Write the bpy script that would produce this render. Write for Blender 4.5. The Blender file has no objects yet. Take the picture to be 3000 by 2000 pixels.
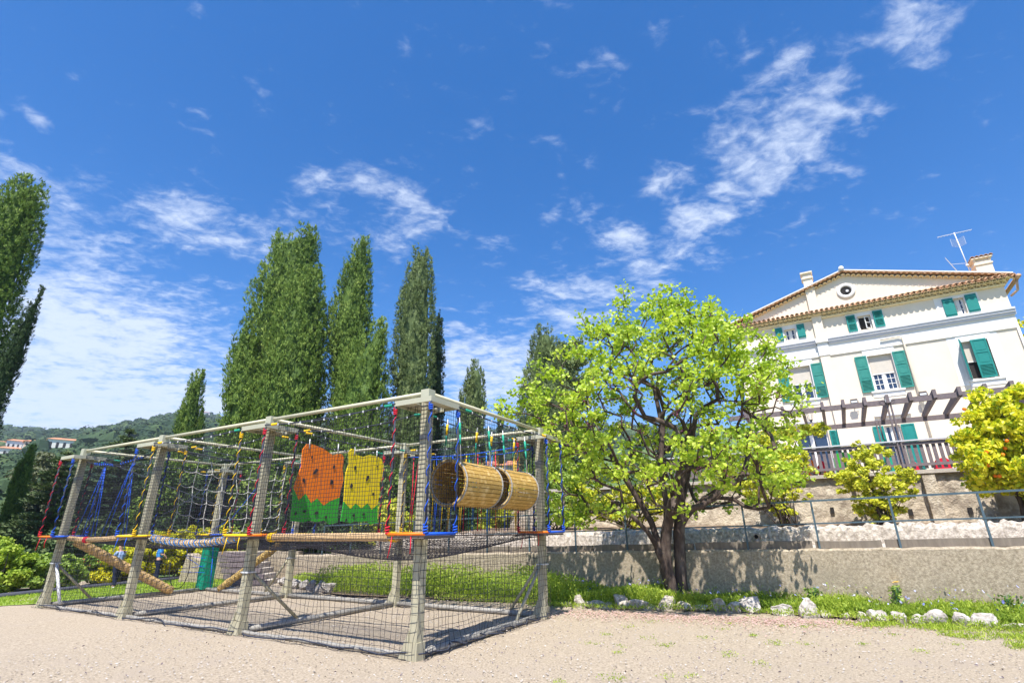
import bpy, math, random
import numpy as np
from mathutils import Vector, Matrix

scene = bpy.context.scene
R_ = math.radians

# ------------------------------------------------------------------ camera
cam_d = bpy.data.cameras.new('camera'); cam = bpy.data.objects.new('camera', cam_d)
scene.collection.objects.link(cam); scene.camera = cam
cam_d.sensor_width = 36.0; cam_d.lens = 1501 / 3000 * 36.0
cam_d.clip_start = 0.05; cam_d.clip_end = 5000
cam.location = (0, 0, 1.6)
PITCH, ROLL = R_(20.25), R_(-0.56)
_fw = Vector((0, math.cos(PITCH), math.sin(PITCH))); _up = Vector((0, -math.sin(PITCH), math.cos(PITCH))); _rt = Vector((1, 0, 0))
_r = _rt * math.cos(ROLL) + _up * math.sin(ROLL); _u = -_rt * math.sin(ROLL) + _up * math.cos(ROLL)
cam.rotation_euler = Matrix((_r, _u, -_fw)).transposed().to_euler()

# ------------------------------------------------------------------ light
SUN_DIR = Vector((-0.10, -0.52, 1.0)).normalized()          # towards the sun
sun_el = math.asin(SUN_DIR.z); sun_az = math.atan2(SUN_DIR.x, SUN_DIR.y)
sd = bpy.data.lights.new('sun', 'SUN'); sd.energy = 4.3; sd.angle = R_(0.53); sd.color = (1.0, 0.955, 0.88)
sun = bpy.data.objects.new('sun', sd); scene.collection.objects.link(sun)
sun.rotation_euler = (-SUN_DIR).to_track_quat('-Z', 'Y').to_euler()
scene.view_settings.view_transform = 'Standard'; scene.view_settings.look = 'None'
scene.view_settings.exposure = 1.0; scene.view_settings.gamma = 1.0
try:
    scene.cycles.max_bounces = 6; scene.cycles.transparent_max_bounces = 8
    scene.cycles.diffuse_bounces = 3; scene.cycles.use_denoising = True
    scene.cycles.caustics_reflective = False; scene.cycles.caustics_refractive = False
    scene.render.filter_size = 1.2
except Exception: pass

world = bpy.data.worlds.new('World'); scene.world = world; world.use_nodes = True
CLOUDS = [
    (-0.6459, 0.7158, 0.2654, 3.835, 3.271, 0.5117, -1.164, 1.783, -7.644, 1.3),
    (-0.6223, 0.7612, 0.1824, 2.133, 1.641, 0.4314, -0.8675, 2.389, -12.93, 1.45),
    (-0.6482, 0.643, 0.4079, 4.24, 4.963, -1.086, -9.867, 0.2937, -16.14, 0.8),
    (-0.5029, 0.7222, 0.4749, 4.807, 3.36, -0.0189, -3.949, 9.059, -17.96, 0.75),
    (-0.4523, 0.7577, 0.4704, 5.503, 4.405, -1.804, -10.42, 4.991, -18.06, 0.55),
    (-0.2043, 0.7902, 0.5778, 6.173, 3.936, -3.199, -11.07, 8.025, -14.89, 0.78),
    (-0.3336, 0.7499, 0.5713, 15.67, 8.858, -2.48, -14.58, 15.19, -28.45, 0.65),
    (-0.2398, 0.8326, 0.4993, 13.09, 4.87, -1.836, -10.37, 16.72, -32.86, 0.5),
    (-0.0139, 0.959, 0.2831, 5.504, 0.4228, -1.161, -2.479, 2.885, -9.895, 1.1),
    (-0.018, 0.8651, 0.5012, 15.66, 5.156, -8.336, -19.13, 9.217, -16.6, 0.35),
    (0.4198, 0.7008, 0.5768, 3.923, -3.982, 1.983, 9.126, 3.073, -10.38, 0.92),
    (0.4584, 0.656, 0.5996, 8.633, -9.797, 4.119, 12.65, 4.502, -14.6, 0.9),
    (0.3812, 0.7444, 0.5482, 9.099, -7.791, 4.253, 10.72, 3.782, -12.59, 0.95),
    (0.3436, 0.786, 0.5139, 9.737, -5.709, 2.222, 7.781, 8.499, -18.2, 0.95),
    (0.5511, 0.5297, 0.6448, 12.09, -17.16, 3.77, 13.58, 5.413, -16.06, 0.8),
    (0.4103, 0.6198, 0.669, 8.26, -8.666, 2.963, 23.92, 17.91, -31.26, 0.65),
    (0.4925, 0.5989, 0.6315, 13.12, -14.25, 3.289, 21.52, 15.22, -31.21, 0.85),
    (0.2063, 0.8316, 0.5157, 12.01, 1.975, -7.991, -12.06, 11.97, -14.47, 0.95),
    (0.2566, 0.8558, 0.4492, 16.41, -0.9587, -7.549, -13.21, 15.4, -21.8, 0.8),
    (0.1453, 0.8902, 0.4318, 7.663, -0.654, -1.23, -3.665, 15.14, -29.97, 0.85),
    (0.0405, 0.9098, 0.4131, 32.01, 1.567, -6.592, -13.36, 24.34, -52.29, 0.9),
    (0.1259, 0.9167, 0.3791, 11.17, -0.5755, -2.316, -7.602, 10.04, -21.74, 0.8),
    (0.2904, 0.8263, 0.4825, 29.25, -8.312, -3.371, -0.3443, 18.14, -30.86, 0.85),
    (0.4824, 0.7325, 0.4804, 22.71, -18.98, 6.137, 42.35, 19.34, -72.02, 0.7),
    (-0.6446, 0.5491, 0.5321, 22.94, 31.99, -5.221, -49.12, 6.351, -66.06, 0.6),
    (0.5424, 0.6208, 0.5661, 10.9, -17.91, 9.201, 51.99, -8.246, -40.77, 0.5),
    (0.3043, 0.7455, 0.5931, 11.73, -7.031, 2.818, 14.72, 15.14, -26.58, 0.75),
    (0.2484, 0.7135, 0.6552, 22.51, -12.25, 4.808, 34.6, 29.77, -45.53, 0.4),
    (0.1465, 0.7657, 0.6263, 25.75, 3.31, -10.07, -26.12, 32.36, -33.45, 0.35),
    (0.0799, 0.8363, 0.5425, 20.39, 4.255, -9.562, -25.8, 16.11, -21.03, 0.35),
    (-0.6716, 0.5275, 0.5203, 88.21, 83.01, 29.7, -23.26, 63.6, -94.49, 0.6),
    (-0.6743, 0.567, 0.4731, 10.05, 14.37, -2.897, -29.76, -5.412, -35.93, 0.55),
    (0.3776, 0.6076, 0.6988, 39.17, -30.19, 5.088, 37.64, 49.98, -63.8, 0.4),
]

def build_world():
    nt = world.node_tree; N = nt.nodes; L = nt.links; N.clear()
    out = N.new('ShaderNodeOutputWorld'); bg = N.new('ShaderNodeBackground')
    sky = N.new('ShaderNodeTexSky'); sky.sky_type = 'NISHITA'; sky.sun_disc = False
    sky.sun_elevation = sun_el; sky.sun_rotation = sun_az
    sky.altitude = 300; sky.air_density = 1.0; sky.dust_density = 0.6; sky.ozone_density = 2.2
    hs = N.new('ShaderNodeHueSaturation'); hs.inputs['Saturation'].default_value = 1.42; hs.inputs['Value'].default_value = 1.0
    gr = N.new('ShaderNodeMixRGB'); gr.blend_type = 'MULTIPLY'; gr.inputs[0].default_value = 1; gr.inputs[2].default_value = (1.0, .92, 1.03, 1)
    L.new(sky.outputs[0], hs.inputs['Color']); L.new(hs.outputs[0], gr.inputs[1])
    tc = N.new('ShaderNodeTexCoord')
    def M(op, a, b=None, clamp=False):
        n = N.new('ShaderNodeMath'); n.operation = op; n.use_clamp = clamp
        for i, x in enumerate((a, b)):
            if x is None: continue
            if isinstance(x, (int, float)): n.inputs[i].default_value = x
            else: L.new(x, n.inputs[i])
        return n.outputs[0]
    def dot(vec):
        n = N.new('ShaderNodeVectorMath'); n.operation = 'DOT_PRODUCT'
        L.new(tc.outputs['Generated'], n.inputs[0]); n.inputs[1].default_value = vec
        return n.outputs['Value']
    # cloud layer: direction projected on a flat layer above the place
    sep = N.new('ShaderNodeSeparateXYZ'); L.new(tc.outputs['Generated'], sep.inputs[0])
    z = M('MAXIMUM', M('ADD', sep.outputs[2], 0.10), 0.02)
    cx = M('DIVIDE', sep.outputs[0], z); cy = M('DIVIDE', sep.outputs[1], z)
    com = N.new('ShaderNodeCombineXYZ'); L.new(cx, com.inputs[0]); L.new(cy, com.inputs[1])
    mp = N.new('ShaderNodeMapping'); mp.inputs['Rotation'].default_value = (0, 0, R_(-38)); mp.inputs['Scale'].default_value = (1.0, 1.3, 1)
    L.new(com.outputs[0], mp.inputs[0])
    def noise(scale, detail, rough, dist, w):
        n = N.new('ShaderNodeTexNoise'); n.noise_dimensions = '3D'
        n.inputs['Scale'].default_value = scale; n.inputs['Detail'].default_value = detail
        n.inputs['Roughness'].default_value = rough; n.inputs['Distortion'].default_value = dist
        m2 = N.new('ShaderNodeVectorMath'); m2.operation = 'ADD'; m2.inputs[1].default_value = (w, w * .7, w * 1.3)
        L.new(mp.outputs[0], m2.inputs[0]); L.new(m2.outputs[0], n.inputs['Vector'])
        return n.outputs['Fac']
    n1 = noise(6.5, 8, 0.58, 0.5, 3.1); n2 = noise(21.0, 6, 0.60, 0.4, 8.7)
    nn = M('ADD', M('MULTIPLY', n1, 0.6), M('MULTIPLY', n2, 0.4))
    mask = None
    for c in CLOUDS:
        dc = M('MAXIMUM', dot(c[0:3]), 0.05)
        u = M('DIVIDE', dot(c[3:6]), dc); v = M('DIVIDE', dot(c[6:9]), dc)
        q = M('ADD', M('MULTIPLY', u, u), M('MULTIPLY', v, v))
        g = M('MULTIPLY', M('EXPONENT', M('MULTIPLY', q, -0.85)), c[9])
        front = M('GREATER_THAN', dot(c[0:3]), 0.1)
        g = M('MULTIPLY', g, front)
        mask = g if mask is None else M('MAXIMUM', mask, g)
    dens = M('ADD', M('MULTIPLY', M('SUBTRACT', nn, 0.5), 4.2), M('SUBTRACT', M('MULTIPLY', mask, 1.15), 0.58))
    sm = N.new('ShaderNodeMapRange'); sm.interpolation_type = 'SMOOTHSTEP'
    sm.inputs['From Min'].default_value = -0.36; sm.inputs['From Max'].default_value = 1.05
    L.new(dens, sm.inputs['Value'])
    cover = M('MULTIPLY', M('POWER', sm.outputs[0], 1.1), 0.82)
    cover = M('MULTIPLY', cover, M('GREATER_THAN', sep.outputs[2], 0.0))
    mix = N.new('ShaderNodeMixRGB'); L.new(cover, mix.inputs[0]); L.new(gr.outputs[0], mix.inputs[1])
    mix.inputs[2].default_value = (4.5, 5.0, 5.9, 1)
    L.new(mix.outputs[0], bg.inputs[0]); bg.inputs[1].default_value = 0.104
    L.new(bg.outputs[0], out.inputs[0])
build_world()

# ------------------------------------------------------------------ frames of reference
# S: the rope course.  e along its long side (to the right), d into the depth.   T: walls, path and house.
SA = R_(-29.76); SE = Vector((math.cos(SA), math.sin(SA), 0)); SW = Vector((-math.sin(SA), math.cos(SA), 0)); SO = Vector((-1.34, 7.92, 0))
TA = R_(-30.86); TE = Vector((math.cos(TA), math.sin(TA), 0)); TW = Vector((-math.sin(TA), math.cos(TA), 0)); TO = Vector((4.112, 13.332, 0))
Z = Vector((0, 0, 1))
def S(e, d, z=0.0): return SO + SE * e + SW * d + Z * z
def T(e, d, z=0.0): return TO + TE * e + TW * d + Z * z

# ------------------------------------------------------------------ scene helpers
LOC = {}
def link(o): scene.collection.objects.link(o); return o
def tag(o, label=None, cat=None, group=None, kind=None):
    if label: o['label'] = label
    if cat: o['category'] = cat
    if group: o['group'] = group
    if kind: o['kind'] = kind
    return o
def thing(name, label, cat, loc, group=None):
    o = link(bpy.data.objects.new(name, None)); o.location = loc; o.empty_display_size = .2
    LOC[o.name] = Vector(loc)
    return tag(o, label, cat, group)
class MB:
    def __init__(s): s.V = []; s.F = {}; s.M = {}; s.t = []; s.n = 0
    def add(s, V, F, mi=0, tint=None):
        V = np.asarray(V, dtype=np.float64).reshape(-1, 3)
        if isinstance(F, np.ndarray):
            k = F.shape[1]; s.F.setdefault(k, []).append(F + s.n); s.M.setdefault(k, []).append(np.full(len(F), mi))
        else:
            for f in F:
                k = len(f); s.F.setdefault(k, []).append(np.array([f]) + s.n); s.M.setdefault(k, []).append(np.array([mi]))
        s.V.append(V)
        if tint is None: tint = .5
        s.t.append(np.full(len(V), tint) if np.isscalar(tint) else np.asarray(tint))
        s.n += len(V)
    def box(s, c, ax, ay, az, mi=0, tint=None):        # centre and three half-axis vectors
        c = np.array(c); a, b, d = np.array(ax), np.array(ay), np.array(az)
        V = [c + i * a + j * b + k * d for k in (-1, 1) for j in (-1, 1) for i in (-1, 1)]
        F = np.array([(0, 2, 3, 1), (4, 5, 7, 6), (0, 1, 5, 4), (2, 6, 7, 3), (0, 4, 6, 2), (1, 3, 7, 5)])
        s.add(V, F, mi, tint)
    def fbox(s, fr, e0, e1, d0, d1, z0, z1, mi=0, tint=None):   # a box in frame S or T
        V = [fr(e, d, z) for z in (z0, z1) for d in (d0, d1) for e in (e0, e1)]
        F = np.array([(0, 2, 3, 1), (4, 5, 7, 6), (0, 1, 5, 4), (2, 6, 7, 3), (0, 4, 6, 2), (1, 3, 7, 5)])
        s.add(V, F, mi, tint)
    def tube(s, pts, r, n=8, cap=True, mi=0, tint=None):
        P = np.array([tuple(p) for p in pts], dtype=float); m = len(P)
        r = np.full(m, r) if np.isscalar(r) else np.array(r)
        T_ = np.gradient(P, axis=0); T_ /= np.linalg.norm(T_, axis=1)[:, None] + 1e-12
        ref = np.array([0, 0, 1.]) if abs(T_[0, 2]) < .9 else np.array([1., 0, 0])
        A = np.cross(T_, ref); A /= np.linalg.norm(A, axis=1)[:, None] + 1e-12
        for i in range(1, m):
            a = A[i - 1] - T_[i] * (A[i - 1] @ T_[i]); l = np.linalg.norm(a)
            if l > 1e-6: A[i] = a / l
        B = np.cross(T_, A); th = np.arange(n) * 2 * math.pi / n
        V = (P[:, None] + r[:, None, None] * (A[:, None] * np.cos(th)[None, :, None] + B[:, None] * np.sin(th)[None, :, None])).reshape(-1, 3)
        i = np.arange(m - 1)[:, None] * n; j = np.arange(n)[None]; k = (j + 1) % n
        F = np.stack([i + j, i + k, i + n + k, i + n + j], -1).reshape(-1, 4)
        if tint is not None and not np.isscalar(tint): tint = np.repeat(np.asarray(tint), n)
        n0 = s.n; s.add(V, F, mi, tint)
        if cap:
            s.F.setdefault(n, []).append(np.array([list(range(n))[::-1]]) + n0); s.M.setdefault(n, []).append(np.array([mi]))
            s.F[n].append(np.array([[(m - 1) * n + q for q in range(n)]]) + n0); s.M[n].append(np.array([mi]))
    def prism(s, poly, off, mi=0, tint=None):          # flat outline pushed along off
        n = len(poly); off = Vector(off)
        V = [Vector(p) for p in poly] + [Vector(p) + off for p in poly]
        F = [tuple(range(n)), tuple(range(2 * n - 1, n - 1, -1))]
        s.add(V, F + [((i + 1) % n, i, n + i, n + (i + 1) % n) for i in range(n)], mi, tint)
    def build(s, name, mats, parent=None, smooth=False, loc=None):
        me = bpy.data.meshes.new(name)
        if isinstance(mats, bpy.types.Material): mats = [mats]
        for m in mats: me.materials.append(m)
        V = np.concatenate(s.V) if s.V else np.zeros((0, 3)); tint = np.concatenate(s.t)
        base = Vector((0, 0, 0))
        if parent is not None: base = LOC[parent.name]
        if loc is not None: base = Vector(loc)
        V = V - np.array(base)
        idx = []; st = []; tot = []; mi = []; c = 0
        for k in s.F:
            Fk = np.concatenate(s.F[k]); Mk = np.concatenate(s.M[k])
            idx.append(Fk.ravel()); st.append(c + np.arange(len(Fk)) * k); tot.append(np.full(len(Fk), k)); mi.append(Mk); c += Fk.size
        idx = np.concatenate(idx); st = np.concatenate(st); tot = np.concatenate(tot); mi = np.concatenate(mi)
        me.vertices.add(len(V)); me.vertices.foreach_set('co', V.astype(np.float32).ravel())
        me.loops.add(len(idx)); me.loops.foreach_set('vertex_index', idx.astype(np.int32))
        me.polygons.add(len(st)); me.polygons.foreach_set('loop_start', st.astype(np.int32)); me.polygons.foreach_set('loop_total', tot.astype(np.int32))
        me.polygons.foreach_set('material_index', mi.astype(np.int32))
        me.polygons.foreach_set('use_smooth', np.full(len(st), smooth))
        at = me.attributes.new('tint', 'FLOAT', 'POINT'); at.data.foreach_set('value', tint.astype(np.float32))
        me.update(calc_edges=True); me.validate()
        o = link(bpy.data.objects.new(name, me))
        LOC[o.name] = base
        if parent is not None: o.parent = parent
        elif loc is not None: o.location = loc
        return o

# ------------------------------------------------------------------ materials
def mat(name, col, rough=.8, col2=None, scale=6.0, amt=.5, bump=0.0, bscale=None, metal=0.0, spec=.3, detail=6, stretch=None, col3=None, scale3=.6, amt3=.5):
    m = bpy.data.materials.new(name); m.use_nodes = True
    nt = m.node_tree; N = nt.nodes; L = nt.links; b = N['Principled BSDF']
    b.inputs['Roughness'].default_value = rough; b.inputs['Metallic'].default_value = metal
    b.inputs['Specular IOR Level'].default_value = spec
    b.inputs['Base Color'].default_value = (*col, 1)
    geo = N.new('ShaderNodeNewGeometry'); vec = geo.outputs['Position']
    if stretch:
        mp = N.new('ShaderNodeMapping'); mp.inputs['Rotation'].default_value = stretch[0]; mp.inputs['Scale'].default_value = stretch[1]
        L.new(vec, mp.inputs[0]); vec = mp.outputs[0]
    def noise(sc, d=detail):
        n = N.new('ShaderNodeTexNoise'); n.inputs['Scale'].default_value = sc; n.inputs['Detail'].default_value = d
        n.inputs['Roughness'].default_value = .62; L.new(vec, n.inputs['Vector']); return n.outputs['Fac']
    src = None
    if col2:
        r = N.new('ShaderNodeMapRange'); r.inputs['From Min'].default_value = .5 - .28 * (1.2 - amt) - .02; r.inputs['From Max'].default_value = .5 + .28 * (1.2 - amt) + .02
        L.new(noise(scale), r.inputs['Value'])
        mx = N.new('ShaderNodeMixRGB'); mx.inputs[1].default_value = (*col, 1); mx.inputs[2].default_value = (*col2, 1)
        L.new(r.outputs[0], mx.inputs[0]); src = mx.outputs[0]
    if col3:
        r = N.new('ShaderNodeMapRange'); r.inputs['From Min'].default_value = .52; r.inputs['From Max'].default_value = .52 + .25 * (1.1 - amt3)
        L.new(noise(scale3, 8), r.inputs['Value'])
        mx = N.new('ShaderNodeMixRGB'); mx.inputs[2].default_value = (*col3, 1)
        if src: L.new(src, mx.inputs[1])
        else: mx.inputs[1].default_value = (*col, 1)
        L.new(r.outputs[0], mx.inputs[0]); src = mx.outputs[0]
    if src: L.new(src, b.inputs['Base Color'])
    if bump:
        bp = N.new('ShaderNodeBump'); bp.inputs['Strength'].default_value = 1.0; bp.inputs['Distance'].default_value = bump
        L.new(noise(bscale or scale * 3), bp.inputs['Height']); L.new(bp.outputs[0], b.inputs['Normal'])
    return m
def leafmat(name, stops, trans=.35, rough=.55, spec=.35, varscale=None):
    m = bpy.data.materials.new(name); m.use_nodes = True
    nt = m.node_tree; N = nt.nodes; L = nt.links; b = N['Principled BSDF']; out = N['Material Output']
    b.inputs['Roughness'].default_value = rough; b.inputs['Specular IOR Level'].default_value = spec
    at = N.new('ShaderNodeAttribute'); at.attribute_name = 'tint'
    cr = N.new('ShaderNodeValToRGB'); e = cr.color_ramp.elements
    e[0].position = 0; e[0].color = (*stops[0], 1); e[1].position = 1; e[1].color = (*stops[-1], 1)
    for i, c in enumerate(stops[1:-1]):
        q = e.new((i + 1) / (len(stops) - 1)); q.color = (*c, 1)
    L.new(at.outputs['Fac'], cr.inputs[0]); L.new(cr.outputs[0], b.inputs['Base Color'])
    if trans:
        tr = N.new('ShaderNodeBsdfTranslucent'); mx = N.new('ShaderNodeMixShader'); mx.inputs[0].default_value = trans
        br = N.new('ShaderNodeMixRGB'); br.blend_type = 'MULTIPLY'; br.inputs[0].default_value = 1; br.inputs[2].default_value = (1.25, 1.3, .6, 1)
        L.new(cr.outputs[0], br.inputs[1]); L.new(br.outputs[0], tr.inputs[0])
        L.new(b.outputs[0], mx.inputs[1]); L.new(tr.outputs[0], mx.inputs[2]); L.new(mx.outputs[0], out.inputs[0])
    return m
WOOD_ST = ((0, 0, 0), (1, 1, .12))
M = {}
M['gravel'] = mat('gravel', (.55, .46, .345), .95, (.27, .215, .155), 34, .62, .026, 50, col3=(.40, .33, .255), scale3=1.3, amt3=.45)
M['soil'] = mat('soil', (.17, .12, .08), .95, (.28, .21, .15), 9, .5, .02, 30)
M['lawn'] = mat('lawn', (.20, .30, .05), .9, (.30, .40, .07), 2.5, .4, .02, 60)
M['grassland'] = mat('grassland', (.07, .13, .03), .95, (.12, .17, .05), .25, .5)
M['path'] = mat('path', (.55, .49, .42), .95, (.40, .35, .3), 7, .5, .01, 40)
M['render'] = mat('wall_render', (.50, .42, .31), .95, (.27, .22, .155), 22, .75, .014, 60, col3=(.30, .255, .19), scale3=.9, amt3=.25)
M['rough_stone'] = mat('rough_stone', (.68, .61, .52), .95, (.34, .29, .235), 13, .8, .03, 34)
M['old_wall'] = mat('old_wall', (.60, .51, .39), .95, (.30, .245, .19), 2.6, .85, .045, 18, col3=(.66, .58, .46), scale3=3.5, amt3=.5)
M['stone'] = mat('stone', (.58, .54, .49), .9, (.30, .26, .23), 9, .6, .03, 18)
M['timber'] = mat('grey_timber', (.25, .21, .165), .8, (.15, .125, .10), 14, .5, .003, 40, stretch=WOOD_ST)
M['timber_dark'] = mat('dark_timber', (.15, .118, .125), .75, (.21, .175, .18), 14, .5, .004, 40)
M['post'] = mat('post_timber', (.50, .465, .33), .75, (.35, .32, .22), 16, .45, .003, 40, stretch=WOOD_ST)
M['plate'] = mat('painted_plate', (.47, .46, .35), .5, (.40, .39, .29), 5, .3)
M['tube'] = mat('painted_tube', (.60, .56, .38), .42, (.50, .46, .32), 9, .4, spec=.5)
M['gtube'] = mat('ground_tube', (.37, .35, .31), .6, (.25, .235, .21), 9, .5)
M['log'] = mat('round_log', (.72, .50, .27), .7, (.55, .36, .18), 10, .5, .004, 30)
M['deck'] = mat('deck_board', (.16, .13, .11), .8, (.09, .075, .07), 12, .5)
M['bamboo'] = mat('bamboo', (.56, .36, .10), .6, (.36, .21, .05), 16, .5, .003, 50, col3=(.72, .52, .22), scale3=7, amt3=.4)
M['sisal'] = mat('sisal_rope', (.55, .40, .16), .9, (.40, .27, .09), 30, .5)
M['hoop'] = mat('lashed_hoop', (.42, .40, .36), .9, (.25, .24, .22), 40, .5)
M['net'] = mat('net_cord', (.018, .018, .026), .7)
M['rope_black'] = mat('black_rope', (.02, .022, .035), .8, (.06, .07, .10), 60, .6)
M['rope_white'] = mat('white_rope', (.62, .60, .55), .9, (.45, .43, .39), 60, .5)
M['red'] = mat('red_cord', (.62, .012, .04), .6); M['blue'] = mat('blue_cord', (.012, .10, .62), .6)
M['yellow'] = mat('yellow_cord', (.88, .56, .01), .6); M['green'] = mat('green_cord', (.02, .34, .22), .6)
M['lightblue'] = mat('light_blue_cord', (.05, .26, .70), .6)
M['orange'] = mat('orange_paint', (.93, .23, .012), .5, (.80, .17, .01), 4, .3)
M['ypaint'] = mat('yellow_paint', (.90, .68, .012), .5, (.80, .58, .01), 4, .3)
M['gpaint'] = mat('green_paint', (.05, .43, .035), .5, (.035, .32, .03), 4, .3)
M['pad'] = mat('green_pad', (.005, .30, .175), .55, (.004, .22, .13), 5, .4)
M['steel'] = mat('blue_grey_steel', (.08, .13, .16), .5, (.055, .09, .115), 10, .5, spec=.4)
M['galv'] = mat('galvanised_steel', (.66, .66, .66), .5, metal=.25)
M['white'] = mat('white_render', (.80, .785, .76), .9, (.75, .73, .70), 1.8, .4)
M['cream'] = mat('cream_render', (.80, .70, .565), .9, (.76, .655, .52), 1.3, .4, .004, 30, col3=(.72, .64, .54), scale3=.9, amt3=.2)
M['cornice'] = mat('cornice_paint', (.66, .65, .68), .7, (.55, .55, .60), 4, .4)
M['shutter'] = mat('green_shutter', (.008, .20, .175), .5, (.014, .24, .21), 4, .5, spec=.4)
M['shutter2'] = mat('faded_shutter', (.05, .27, .215), .6, (.02, .20, .17), 5, .5, spec=.3)
M['tile'] = mat('roof_tile', (.64, .42, .25), .85, (.50, .27, .145), 9, .6, .004, 30, col3=(.74, .56, .38), scale3=5, amt3=.4)
M['genoise'] = mat('eaves_tile', (.88, .74, .46), .85, (.80, .62, .34), 8, .5)
M['glass'] = mat('window_glass', (.02, .035, .07), .08, (.03, .05, .10), 2, .5, spec=.8)
M['dark'] = mat('dark_room', (.03, .027, .026), .9)
M['blind'] = mat('window_blind', (.62, .56, .48), .9, (.55, .50, .43), 5, .5)
M['bark'] = mat('bark', (.105, .075, .062), .95, (.055, .04, .035), 16, .6, .02, 40, stretch=((0, 0, 0), (1, 1, .3)), col3=(.19, .15, .12), scale3=5, amt3=.4)
M['bark2'] = mat('grey_bark', (.13, .10, .08), .95, (.07, .055, .045), 10, .6)
M['skin'] = mat('skin', (.55, .31, .22), .6); M['hair'] = mat('dark_hair', (.03, .02, .015), .6)
M['navy'] = mat('navy_cloth', (.012, .018, .05), .9); M['paleblue'] = mat('pale_blue_cloth', (.28, .38, .62), .9)
M['pink'] = mat('pink_cloth', (.70, .38, .42), .9); M['shoe'] = mat('white_shoe', (.6, .6, .6), .7)
M['kerb'] = mat('dark_kerb', (.05, .055, .08), .8, (.09, .09, .11), 9, .5)
LM = {}
LM['judas'] = leafmat('judas_leaf', [(.20, .32, .03), (.36, .49, .045), (.50, .61, .07), (.66, .73, .14)], .38, .45, .4)
LM['blossom'] = leafmat('faded_blossom', [(.10, .02, .06), (.30, .06, .16)], .2)
LM['cypress'] = leafmat('cypress_leaf', [(.05, .10, .02), (.13, .21, .035), (.21, .30, .055), (.30, .38, .09)], .12, .7, .2)
LM['cypress_grey'] = leafmat('cypress_leaf_grey', [(.06, .095, .035), (.14, .19, .065), (.21, .27, .10), (.30, .35, .16)], .12, .7, .2)
LM['cypress_dark'] = leafmat('cypress_leaf_dark', [(.02, .045, .016), (.045, .08, .028), (.08, .12, .04)], .08, .7, .2)
LM['cedar'] = leafmat('cedar_needle', [(.04, .07, .03), (.09, .135, .05), (.17, .21, .08)], .1, .7, .2)
LM['olive'] = leafmat('olive_leaf', [(.10, .12, .07), (.17, .19, .11), (.25, .26, .17)], .2, .6, .3)
LM['shrub'] = leafmat('shrub_leaf', [(.10, .18, .03), (.25, .36, .06), (.42, .53, .12)], .3, .5, .35)
LM['yellow'] = leafmat('yellow_leaf', [(.30, .34, .02), (.60, .58, .03), (.88, .76, .04)], .35, .5, .3)
LM['lime'] = leafmat('lime_leaf', [(.24, .30, .03), (.58, .60, .06), (.90, .83, .11)], .35, .5, .3)
LM['citrus'] = leafmat('citrus_leaf', [(.18, .30, .02), (.50, .56, .03), (.86, .78, .05), (.95, .86, .12)], .38, .4, .4)
LM['grass'] = leafmat('grass_blade', [(.15, .24, .03), (.31, .42, .05), (.50, .58, .10)], .4, .6, .2)
LM['wood_far'] = leafmat('far_foliage', [(.03, .055, .03), (.055, .09, .04), (.09, .13, .05)], .0, .9, .1)
LM['flower'] = leafmat('flower_petal', [(.10, .12, .55), (.75, .75, .80)], .2)
LM['petal'] = leafmat('pink_petal', [(.50, .33, .30), (.62, .42, .40)], .2)
LM['redflower'] = leafmat('red_flower', [(.6, .05, .05), (.75, .15, .15)], .2)

# ------------------------------------------------------------------ foliage
def unit(a): return a / (np.linalg.norm(a, axis=1)[:, None] + 1e-9)
def leaves(mb, C, size, rng, up=.6, kind='leaf', dirv=None, tint=None, mi=0, aspect=.45, out=None):
    """leaf-sized faces: 'leaf' = folded six-sided leaf, 'blade' = narrow rhombus along dirv"""
    n = len(C)
    if n == 0: return
    size = np.full(n, size) if np.isscalar(size) else size
    size = size * rng.uniform(.7, 1.25, n)
    if tint is None: tint = rng.random(n)
    nv = rng.normal(size=(n, 3)); nv = unit(nv) + np.array([0, 0, up])
    if out is not None: nv += out
    nv = unit(nv)
    d = rng.normal(size=(n, 3)) if dirv is None else dirv + rng.normal(size=(n, 3)) * .28
    t = unit(d - nv * (d * nv).sum(1)[:, None]) if dirv is None else unit(d)
    b = unit(np.cross(nv, t)); nn = np.cross(t, b)
    s = size[:, None]
    if kind == 'blade':
        V = np.stack([C - t * s * .5, C + b * s * aspect * .5, C + t * s * .5, C - b * s * aspect * .5], 1).reshape(-1, 3)
        F = np.arange(n * 4).reshape(n, 4); k = 4
    else:
        pts = [(-.5, 0, 0), (-.28, .42, .12), (.22, .40, .10), (.55, 0, 0), (.22, -.40, .10), (-.28, -.42, .12)]
        V = np.stack([C + s * (t * p + b * q * (aspect / .45) + nn * r) for p, q, r in pts], 1).reshape(-1, 3)
        base = np.arange(n)[:, None] * 6
        F = np.concatenate([base + np.array([[0, 3, 2, 1]]), base + np.array([[0, 5, 4, 3]])]); k = 6
    mb.add(V, F, mi, np.repeat(tint, k))
def blob_points(rng, n, blobs, shell=.35):
    """points spread in clumps through ellipsoids (cx,cy,cz,rx,ry,rz); returns points and outward directions"""
    w = np.array([(b[3] * b[4] * b[5]) ** .67 for b in blobs]); w /= w.sum()
    k = rng.choice(len(blobs), n, p=w); B = np.array(blobs)[k]
    u = unit(rng.normal(size=(n, 3))); r = 1 - shell * rng.random(n) ** 1.6
    return B[:, :3] + u * B[:, 3:6] * r[:, None], u
def clumps(rng, blobs, nclump, shell=.45, lump=.22):
    """break big ellipsoids into many small clump ellipsoids for an uneven outline"""
    P, u = blob_points(rng, nclump, blobs, shell)
    r = lump * rng.uniform(.6, 1.35, nclump)
    P = P + u * r[:, None] * rng.uniform(-.2, .7, nclump)[:, None]
    return [(*P[i], r[i] * 1.15, r[i] * 1.15, r[i] * .8) for i in range(nclump)], u
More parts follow.
